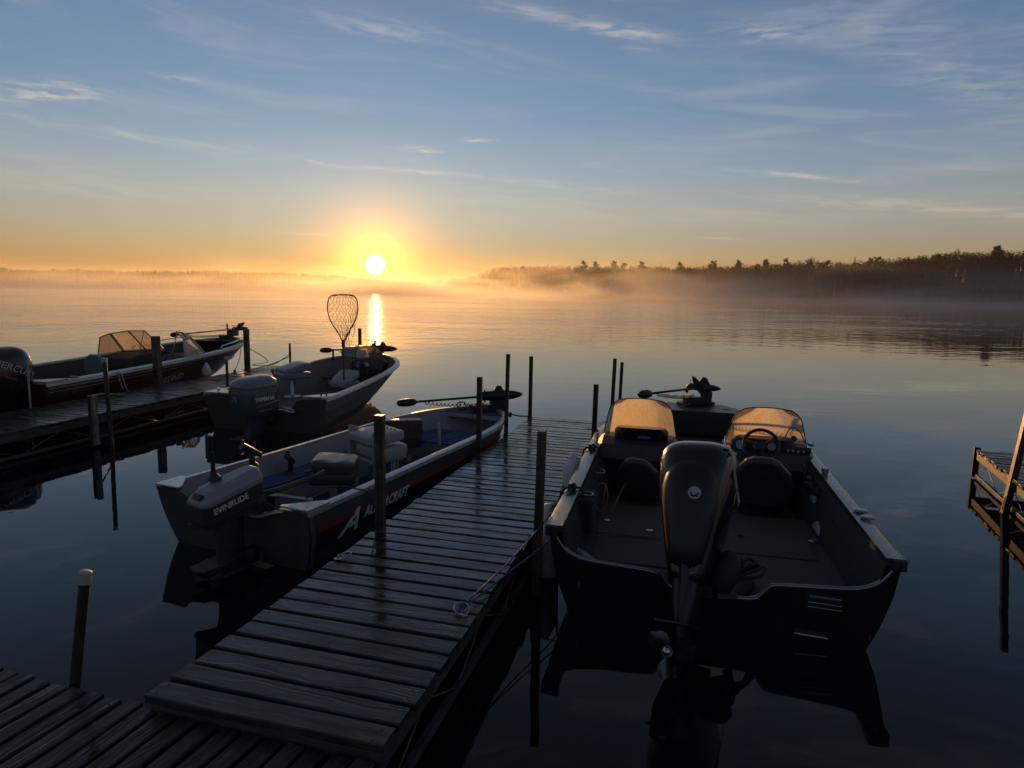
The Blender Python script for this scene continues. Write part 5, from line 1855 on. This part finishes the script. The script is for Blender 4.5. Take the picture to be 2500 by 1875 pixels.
# ------------------------------------------------------------------ dark red boat with a walk-through windshield
mat_hull_red = mat('dark_red_hull_paint', (.042, .013, .012), .3, var=.12, nscale=3, coat=.2)
mat_inside_red = mat('dark_brown_liner', (.055, .042, .038), .8, var=.2, nscale=20)
mat_white_rail = mat('white_gunwale', (.62, .60, .56), .3, var=.06, drops=.002)
lund = thing('dark_red_windshield_boat', 'dark red deep boat with walk-through glass windshield beyond the left dock', 'fishing boat', (-8.599, 10.73, 0), 8.65)
HL = Hull(lund, 7.255, 1.141, 1.12, .591, 2.518, .702, .965, floor=.14, rim=.10, wc=(.86, .35), zc=(.0, .46), zk=(-.22, .35), rake=.06, bowrake=.12)
HL.wcpow = 1.6
HL.build(mat_hull_red, mat_inside_red, mat_white_rail, mat_carpet_grey, m_bottom=mat_hull_silver, rail_t=.035, rail_out=.025, profile=[(.62, .70), (.52, .66), (.42, .46), (.36, .42), (.2, .41)])
for sd in (-1, 1):
    g = HL.G(0)
    MB().prism([(sd * (g.x + .02), -.04), (sd * (g.x + .02), .40), (sd * (g.x - .11), .40), (sd * (g.x - .46), .04), (sd * (g.x - .46), -.04)], 0, .03, Matrix.Translation((0, 0, g.z + .02))).build('stern_plate', mat_gauge, lund, bevel=.008)
MB().lathe([(.07, 0), (.07, .01), (.04, .018), (0, .016)], 18, Matrix.Translation((1.06, .62, .745))).build('deck_fill_cap', mat_black, lund, auto=40)
HL.strip('silver_band', mat_alu, .05, 6.4, .88, .91, 24, .006)
HL.strip('silver_band', mat_alu, .05, 6.4, .80, .815, 24, .006)
mb = MB()
rows = []
for i in range(17):
    q = i / 16
    t = (1.2 + 2.3 * q) / HL.L
    f = .15 + .55 * q ** 1.6
    rows.append([HL.side(t, f, .006), HL.side(t, f + .06, .006)])
mb.loft(rows, closed_ring=False)
rows = []
for i in range(13):
    q = i / 12
    t = (2.3 + 2.1 * q) / HL.L
    f = .12 + .34 * q ** 1.5
    rows.append([HL.side(t, f, .006), HL.side(t, f + .02, .006)])
mb.loft(rows, closed_ring=False)
mb.build('swoosh_stripe', mat_red_decal, lund, smooth=True)
HL.letters('maker_lettering', 'LUND', mat_grey_decal, 2.95, .42, .20, shear=.15, bold=.003, sx=1.25)
mb = MB()
ring_ = [HL.side(.55 / HL.L + .012 * math.cos(a), .30 + .15 * math.sin(a), .008) for a in [2 * PI * k / 20 for k in range(20)]]
mb.tube(ring_, .010, 6, closed=True)
mb.tube([HL.side(.50 / HL.L, .27, .008), HL.side(.55 / HL.L, .31, .008), HL.side(.60 / HL.L, .30, .008)], .008, 6)
mb.build('yellow_round_sticker', mat_yellow, lund)
# windshield: framed panes on both sides of a walk-through
def pane(par, pts, mm, fr=.028):
    """A framed flat pane through pts (3D outline)."""
    pts = [Vector(p) for p in pts]
    c = sum(pts, Vector()) / len(pts)
    nrm = (pts[1] - pts[0]).cross(pts[2] - pts[0]).normalized()
    f = MB()
    for a, b in zip(pts, pts[1:] + pts[:1]):
        f.tube([a, b], fr / 2, 6)
    o = f.build('pane_frame', mat_gauge, par, smooth=True)
    MB().loft([[p + nrm * s for p in pts] for s in (-.003, .003)]).build('pane', mm, par)
    return o


zw = .775
wsh = MB().box((-.75, 4.35, .80), (.66, .10, .05)).build('windshield', mat_inside_red, lund, bevel=.01)
zb_, zt_ = .80, 1.30
ya, yf, yt = 3.62, 4.72, 4.10
pane(wsh, [(-1.04, ya, .77), (-1.03, 4.38, zb_), (-.97, 3.92, zt_ - .06), (-1.0, ya + .05, 1.17)], mat_amber)
pane(wsh, [(-1.02, 4.42, zb_), (-.72, yf, zb_ + .02), (-.66, yt, zt_), (-.95, 3.94, zt_ - .06)], mat_amber)
pane(wsh, [(-.70, yf, zb_ + .02), (-.26, yf + .05, zb_ + .02), (-.26, yt + .02, zt_ + .01), (-.64, yt, zt_)], mat_amber)
pane(wsh, [(1.04, ya, .77), (1.03, 4.38, zb_), (.97, 3.92, zt_ - .06), (1.0, ya + .05, 1.17)], mat_glass)
pane(wsh, [(1.02, 4.42, zb_), (.72, yf, zb_ + .02), (.66, yt, zt_), (.95, 3.94, zt_ - .06)], mat_glass)
pane(wsh, [(.70, yf, zb_ + .02), (.52, yf + .05, zb_ + .02), (.52, yt + .02, zt_ + .01), (.64, yt, zt_)], mat_glass)
mb = MB()
mb.tube([(-.28, yt + .02, zt_), (-.30, 3.95, .78)], .010, 6)
mb.tube([(.54, yt + .02, zt_), (.50, 3.95, .78)], .010, 6)
mb.build('windshield_brace', mat_gauge, wsh, smooth=True)
for sd in (-1, 1):
    rings = []
    for x_, k in ((.28, .95), (.32, 1), (.98, 1), (1.02, .95)):
        rings.append([Vector((sd * x_, 4.2 + (y_ - 4.2) * k, .14 + (z_ - .14) * k)) for y_, z_ in ((3.72, .14), (3.70, .55), (3.76, .72), (4.0, .80), (4.7, .80), (4.75, .14))])
    clamp_inside(MB().loft(rings).build('console', mat_inside_red, lund, bevel=.02), HL)
mb = MB()
Mw = Matrix.Translation((.62, 3.58, .74)) @ Matrix.Rotation(R(65), 4, 'X')
mb.tube([Mw @ Vector((math.cos(a) * .18, math.sin(a) * .18, 0)) for a in [2 * PI * k / 28 for k in range(28)]], .015, 8, closed=True)
for a in (R(90), R(210), R(330)):
    mb.bar(Mw @ Vector((0, 0, 0)), Mw @ Vector((math.cos(a) * .17, math.sin(a) * .17, 0)), .03, .012)
mb.tube([Mw @ Vector((0, 0, 0)), Mw @ Vector((0, 0, -.18))], .028, 8)
mb.build('steering_wheel', mat_black, lund, auto=45)
mb = MB()
mb.lathe([(.17, 0), (.17, .012), (.05, .03), (.04, .24), (.14, .26)], 16, Matrix.Translation((-.10, 2.7, .14)))
ls = mb.build('passenger_seat', mat_alu, lund, auto=35)
cushion('seat_cushion', (-.10, 2.7, .46), (.46, .44, .12), mat_vinyl_grey, ls, 0)
MB().loft([[Vector((-.10 + px * k * .46, 2.50 + dy - pz * .2, .48 + pz * k)) for px, pz in ((-.5, 0), (-.5, .24), (-.36, .40), (-.12, .46), (.12, .46), (.36, .40), (.5, .24), (.5, 0))] for dy, k in ((-.06, .93), (-.03, 1), (.03, 1), (.06, .93))]).build('backrest', mat_vinyl_grey, ls, bevel=.01)
ts_ = [5.0 + (7.0 - 5.0) * i / 12 for i in range(13)]
poly = [(inner_x(HL, y, .52), y) for y in ts_] + [(-inner_x(HL, y, .52), y) for y in ts_[::-1]]
MB().prism(poly, .49, .52).build('casting_deck', mat_carpet_grey, lund)
ts_ = [6.25 + (7.2 - 6.25) * i / 12 for i in range(13)]
poly = [(HL.G(y / HL.L, .04).x, y) for y in ts_] + [(-HL.G(y / HL.L, .04).x, y) for y in ts_[::-1]]
MB().prism(poly, .93, .955).build('bow_deck', mat_inside_red, lund)
for sd in (-1, 1):
    mb = MB()
    pts = [HL.G(5.0 / HL.L, .06), HL.G(5.02 / HL.L, .06) + Vector((0, 0, .09)), HL.G(5.6 / HL.L, .06) + Vector((0, 0, .10)), HL.G(6.25 / HL.L, .06) + Vector((0, 0, .10)), HL.G(6.3 / HL.L, .06)]
    mb.tube([Vector((p.x * sd, p.y, p.z + .02)) for p in smooth_path(pts, 5)], .013, 8)
    mb.build('bow_rail', mat_stainless, lund, smooth=True)
trolling_motor(lund, (.42, 4.25, 1.235), (.34, 6.95, 1.23), (.05, 6.75, .955), 12, head_len=.2, shaft_r=.015, turns=26, sag=.04, pod_dir=(.4, 1, .02))
mb = MB()
mb.box((.28, 6.72, 1.14), (.16, .30, .18))
mb.tube([(.20, 6.60, 1.2), (.20, 6.60, 1.38)], .022, 8)
mb.loft([[Vector((.38 + e_, y_, z_)) for y_, z_ in ((6.9, 1.22), (7.12, 1.36), (7.10, 1.40), (6.86, 1.36))] for e_ in (-.012, .012)])
mb.build('motor_stow_bracket', mat_black, lund, bevel=.01)
# outboard at the stern
om = MB()
lower_unit(om, -.36, .42, -.05, -.24, .07)
om.loft([sring((0, -.28), .16, .24, .52, 20, 3), sring((0, -.32), .12, .2, .30, 20, 3), sring((0, -.36), .08, .18, 0, 20, 2.6)])
om.box((0, -.06, .42), (.3, .16, .36))
outL = om.build('outboard_motor', mat_gloss, lund, auto=40)
mb = MB()
mb.loft([sring((0, -.30), .20, .28, .44, 28, 3.2), sring((0, -.31), .28, .36, .56, 28, 3.2), sring((0, -.31), .32, .40, .80, 28, 3.0), sring((0, -.30), .31, .39, 1.02, 28, 2.9, .03), sring((0, -.28), .26, .32, 1.17, 28, 2.7, .06), sring((0, -.26), .16, .2, 1.25, 28, 2.5, .08), sring((0, -.25), .05, .07, 1.27, 28, 2.3, .08)])
mb.build('cowl', mat_gloss, outL, auto=55, subsurf=1)
def on_cowl(o, s):
    """Press flat lettering onto the round flank of the cowl."""
    for v in o.data.vertices:
        y, z = v.co.y, v.co.z
        zz = max(.56, min(1.17, z))
        hx = .28 + (.32 - .28) * min(1, (zz - .56) / .24) - max(0, zz - 1.0) * .32
        u = max(-.98, min(.98, (y + .31) / .40))
        v.co.x = hx * (1 - abs(u) ** 3) ** (1 / 3) + s


on_cowl(text_part('MERCURY', 'maker_lettering', mat_white_decal, outL, frame_from((.33, -.60, 1.05), (0, 1, -.50), (0, 0, 1)), .135, shear=.1, bold=.002, sx=1.05), .006)
on_cowl(text_part('VERADO', 'small_lettering', mat_grey_decal, outL, frame_from((.33, -.50, .86), (0, 1, -.50), (0, 0, 1)), .05, sx=1.1), .006)
propeller(outL, (0, -.66, -.24), .17, mat_black)
outL.rotation_euler = (0, 0, -R(8))
outL.location = (.68, -.02, .03)
outL.scale = (1.12, 1.12, 1.02)

# ------------------------------------------------------------------ loose things
def world_of(root, p):
    return Matrix.Translation(root.location) @ root.rotation_euler.to_matrix().to_4x4() @ Vector(p)


def rope(name, label, pts, r_, m_, knots=(), group=None, sag=0):
    mb = MB()
    mb.tube(smooth_path(pts, 6), r_, 6)
    for k in knots:
        k = Vector(k)
        for q in range(3):
            mb.tube([k + Vector((math.cos(a) * r_ * 2.6, math.sin(a) * r_ * 2.2, (q - 1) * r_ * 1.7 + math.sin(a * 2) * r_)) for a in [2 * PI * j / 10 for j in range(10)]], r_, 5, closed=True)
    o = mb.build(name, m_, None, smooth=True)
    return tag(o, label, 'rope', group)


# landing net, standing on its handle in the beige boat
nb = world_of(yam, (.34, 2.22, .10))
net = thing('landing_net', 'tall black landing net standing upright in the beige boat', 'landing net', nb, 2)
MB().tube([(0, 0, 0), (0, 0, 1.16)], .016, 10).build('handle', mat_black, net, smooth=True)
MB().tube([(0, 0, 1.10), (0, 0, 1.25)], .034, 10).build('yoke', mat_black, net, smooth=True)
half = [(.03, 1.24), (.07, 1.33), (.15, 1.46), (.24, 1.62), (.285, 1.78), (.29, 1.92), (.265, 2.03), (.215, 2.085), (.13, 2.10), (.0, 2.105)]
pts = smooth_path([(x, 0, z) for x, z in half] + [(-x, 0, z - .012 * (x / .3)) for x, z in half[::-1][1:]], 4)
MB().tube(pts, .011, 8).build('hoop', mat_black, net, smooth=True)
def hoop_w(z):
    for (x0, z0), (x1, z1) in zip(half, half[1:]):
        if z0 <= z <= z1:
            return x0 + (x1 - x0) * (z - z0) / max(1e-6, z1 - z0)
    return 0.03


mb = MB()
rn = random.Random(3)
def net_pt(u, z, bag):
    w_ = hoop_w(z)
    x_ = u * w_
    dep = bag * max(0, 1 - abs(u) ** 2.2) * math.sin(PI * min(1, max(0, (z - 1.2) / .9))) ** .6
    return Vector((x_ + .012 * math.sin(z * 40 + u * 3), .42 * dep, z - .10 * dep + .008 * math.sin(u * 17)))
for s_ in (1, -1):
    for k in range(-11, 12):
        seg = []
        for i in range(34):
            z = 1.26 + .84 * i / 33
            u = k / 5 + s_ * (z - 1.26) / .30 * .5
            if abs(u) <= 1:
                seg.append(net_pt(u, z, .8))
            elif len(seg) > 1:
                mb.tube(seg, .0034, 3, caps=False)
                seg = []
        if len(seg) > 1:
            mb.tube(seg, .0034, 3, caps=False)
for k in range(16):                                               # loose folds of netting hanging low in the bag
    u0 = rn.uniform(-.9, .9)
    p0 = net_pt(u0, rn.uniform(1.35, 1.85), .8)
    mb.tube(smooth_path([p0, p0 + Vector((rn.uniform(-.05, .05), .02, -.12)), p0 + Vector((rn.uniform(-.07, .07), .05, -.26))], 4), .0034, 3, caps=False)
o = mb.build('netting', mat_black, net)
o['kind'] = 'stuff'

# blue rope from the black boat's stern quarter to a ring on the dock
ringp = world_of(main_dock, (.52, 1.24, .43))
cl = world_of(blk, (-1.11, .80, .68))
rope('mooring_rope', 'doubled blue rope from the black boat to the ring on the dock', [cl, cl.lerp(ringp, .33) + Vector((.0, 0, -.03)), cl.lerp(ringp, .66) + Vector((0, 0, -.04)), ringp, ringp + Vector((.02, .01, -.005)), cl.lerp(ringp, .64) + Vector((.04, .03, -.10)), cl.lerp(ringp, .32) + Vector((.05, .0, -.16)), cl + Vector((-.05, -.02, -.16))], .0055, mat_rope_blue, [ringp])
for k, (yy, lb) in enumerate(((.86, 'dark rope lashed round the stern quarter rail of the black boat'), (2.30, 'dark rope lashed over the black boat rail by the port console'))):
    p = [world_of(blk, HB.G(yy / HB.L).xyz * 1 + Vector((-2 * HB.G(yy / HB.L).x, 0, 0)) + Vector(q)) for q in ((-.06, 0, -.10), (-.05, .0, .03), (.03, .02, .052), (.11, .04, .04), (.12, .05, -.05))]
    rope('lashing', lb, p, .011, mat_rope_dark, [p[2]])
rope('bow_line', 'dark line from the black boat port bow to the dock', [world_of(blk, (-1.0, 3.55, .70)), world_of(blk, (-1.13, 3.52, .62)), world_of(blk, (-1.2, 3.6, .48)), world_of(main_dock, (.58, 6.6, .42))], .010, mat_rope_dark)


def fender(p, L, r_, label, rope_to, yaw=0, tilt=0):
    t = thing('boat_fender', label, 'fender', p, yaw, 'white fenders on the boats')
    MB().lathe([(0, -L / 2), (r_ * .55, -L / 2 + .01), (r_, -L / 2 + r_ * .8), (r_, L / 2 - r_ * .9), (r_ * .6, L / 2 - .02), (r_ * .32, L / 2 + .03), (r_ * .28, L / 2 + .06), (0, L / 2 + .062)], 18).build('body', mat_buoy, t, smooth=True)
    q = t.rotation_euler.to_matrix().inverted() @ (Vector(rope_to) - Vector(p))
    MB().tube([(0, 0, L / 2 + .05), q], .006, 6).build('hanging_rope', mat_rope, t, smooth=True)
    return t


def port_rail(y):
    g = HB.G(y / HB.L)
    return Vector((-g.x, g.y, g.z))


fender(world_of(blk, (-1.275, .62, .22)), .62, .105, 'long white fender hanging at the stern quarter of the black boat', world_of(blk, port_rail(.66)))
fender(world_of(blk, (-1.255, 1.85, .46)), .42, .095, 'white fender between dock and black boat, farther from the camera', world_of(blk, port_rail(1.85)))
g = HL.G(4.05 / HL.L)
fender(world_of(lund, (g.x + .13, 4.05, .46)), .26, .10, 'small white fender hanging on the side of the dark red boat', world_of(lund, (g.x + .03, 4.05, g.z + .02)))

# ropes of the dark red boat
bow = world_of(lund, HL.G(.985) + Vector((.02, 0, -.03)))
d1 = Vector((-6.3, 14.95, .43))
pst = Vector((-6.2, 15.46, .55))
rope('bow_rope', 'dark rope from the dark red boat bow down to its dock', [bow, bow.lerp(d1, .5) + Vector((.03, 0, -.08)), d1], .009, mat_rope_dark, [d1])
g5 = world_of(lund, HL.G(.86) + Vector((.05, 0, -.06)))
rope('slack_rope', 'slack dark rope from the red boat side to the far thin post', [g5, g5 + Vector((.35, .55, -.42)), Vector((-6.15, 15.6, .50)), Vector((-5.8, 15.9, .47)), Vector((-5.42, 16.1, .72))], .009, mat_rope_dark, [Vector((-5.42, 16.1, .74)), Vector((-5.42, 16.1, .68))])
rope('dock_rope', 'second rope lying to the thin post at the far dock end', [d1 + Vector((.1, .2, 0)), Vector((-5.95, 15.8, .44)), Vector((-5.42, 16.1, .66))], .009, mat_rope_dark)
g1 = world_of(lund, HL.G(1.55 / HL.L) + Vector((.03, 0, 0)))
sp = Vector((-5.97, 9.28, .72))
rope('stern_rope', 'pale looped rope from the red boat stern rail to the stub post', [g1, g1 + Vector((.03, -.03, -.16)), g1 + Vector((.06, .02, -.30)), g1 + Vector((.0, .04, -.18)), g1 + Vector((.05, .0, -.02)), g1 + Vector((.16, -.10, -.20)), g1 + Vector((.30, -.30, -.34)), sp.lerp(g1, .3) + Vector((0, 0, -.08)), sp], .012, mat_rope, [sp])
# the silver boat's lines
p927 = Vector((-1.085, 5.12, .70))
cA = world_of(alum, (.66, .10, .58))
rope('stern_line', 'thin dark line from the silver boat stern corner to the thick post', [cA, cA.lerp(p927, .5) + Vector((-.06, .06, .06)), p927], .007, mat_rope_dark, [p927, p927 + Vector((0, 0, -.04))])
gm = world_of(alum, HA.G(.75 / HA.L) + Vector((.02, 0, 0)))
rope('slack_line', 'slack black line drooping over the silver boat side to the thick post', [gm, gm + Vector((.08, .10, -.13)), gm.lerp(p927, .6) + Vector((.05, -.02, -.17)), p927 + Vector((-.03, 0, -.05))], .007, mat_rope_dark)
bA = world_of(alum, HA.G(.985) + Vector((.03, 0, 0)))
rope('bow_line', 'knotted dark line from the silver boat bow to the far corner of the dock', [bA, bA + Vector((.10, .12, -.06)), bA.lerp(Vector((.30, 10.0, .43)), .6) + Vector((0, 0, -.04)), Vector((.30, 10.0, .43))], .011, mat_rope_dark, [bA.lerp(Vector((.30, 10.0, .43)), .35) + Vector((0, 0, -.05))])
# fishing rod tips with a float over the silver boat's stern
fr_ = thing('fishing_float_rig', 'yellow and orange float on copper line loops over the silver boat', 'fishing float', world_of(alum, (.36, 1.28, .30)), 60)
mb = MB()
mb.lathe([(0, -.034), (.022, -.024), (.03, 0)], 12, Matrix.Rotation(R(70), 4, 'X'))
mb.build('float_half', mat_bobber_y, fr_, smooth=True)
mb = MB()
mb.lathe([(.03, 0), (.022, .024), (0, .034)], 12, Matrix.Rotation(R(70), 4, 'X'))
mb.build('float_half', mat_bobber_r, fr_, smooth=True)
for k in range(2):
    MB().tube(smooth_path([(0, -.02, 0), (-.22, -.10, .03 + .05 * k), (-.42, -.14, .10 - .09 * k), (-.48, -.06, .10 - .10 * k), (-.30, -.02, .05 - .05 * k), (0, 0, 0)], 5), .003, 5).build('line_loop', mat_copper, fr_, smooth=True)
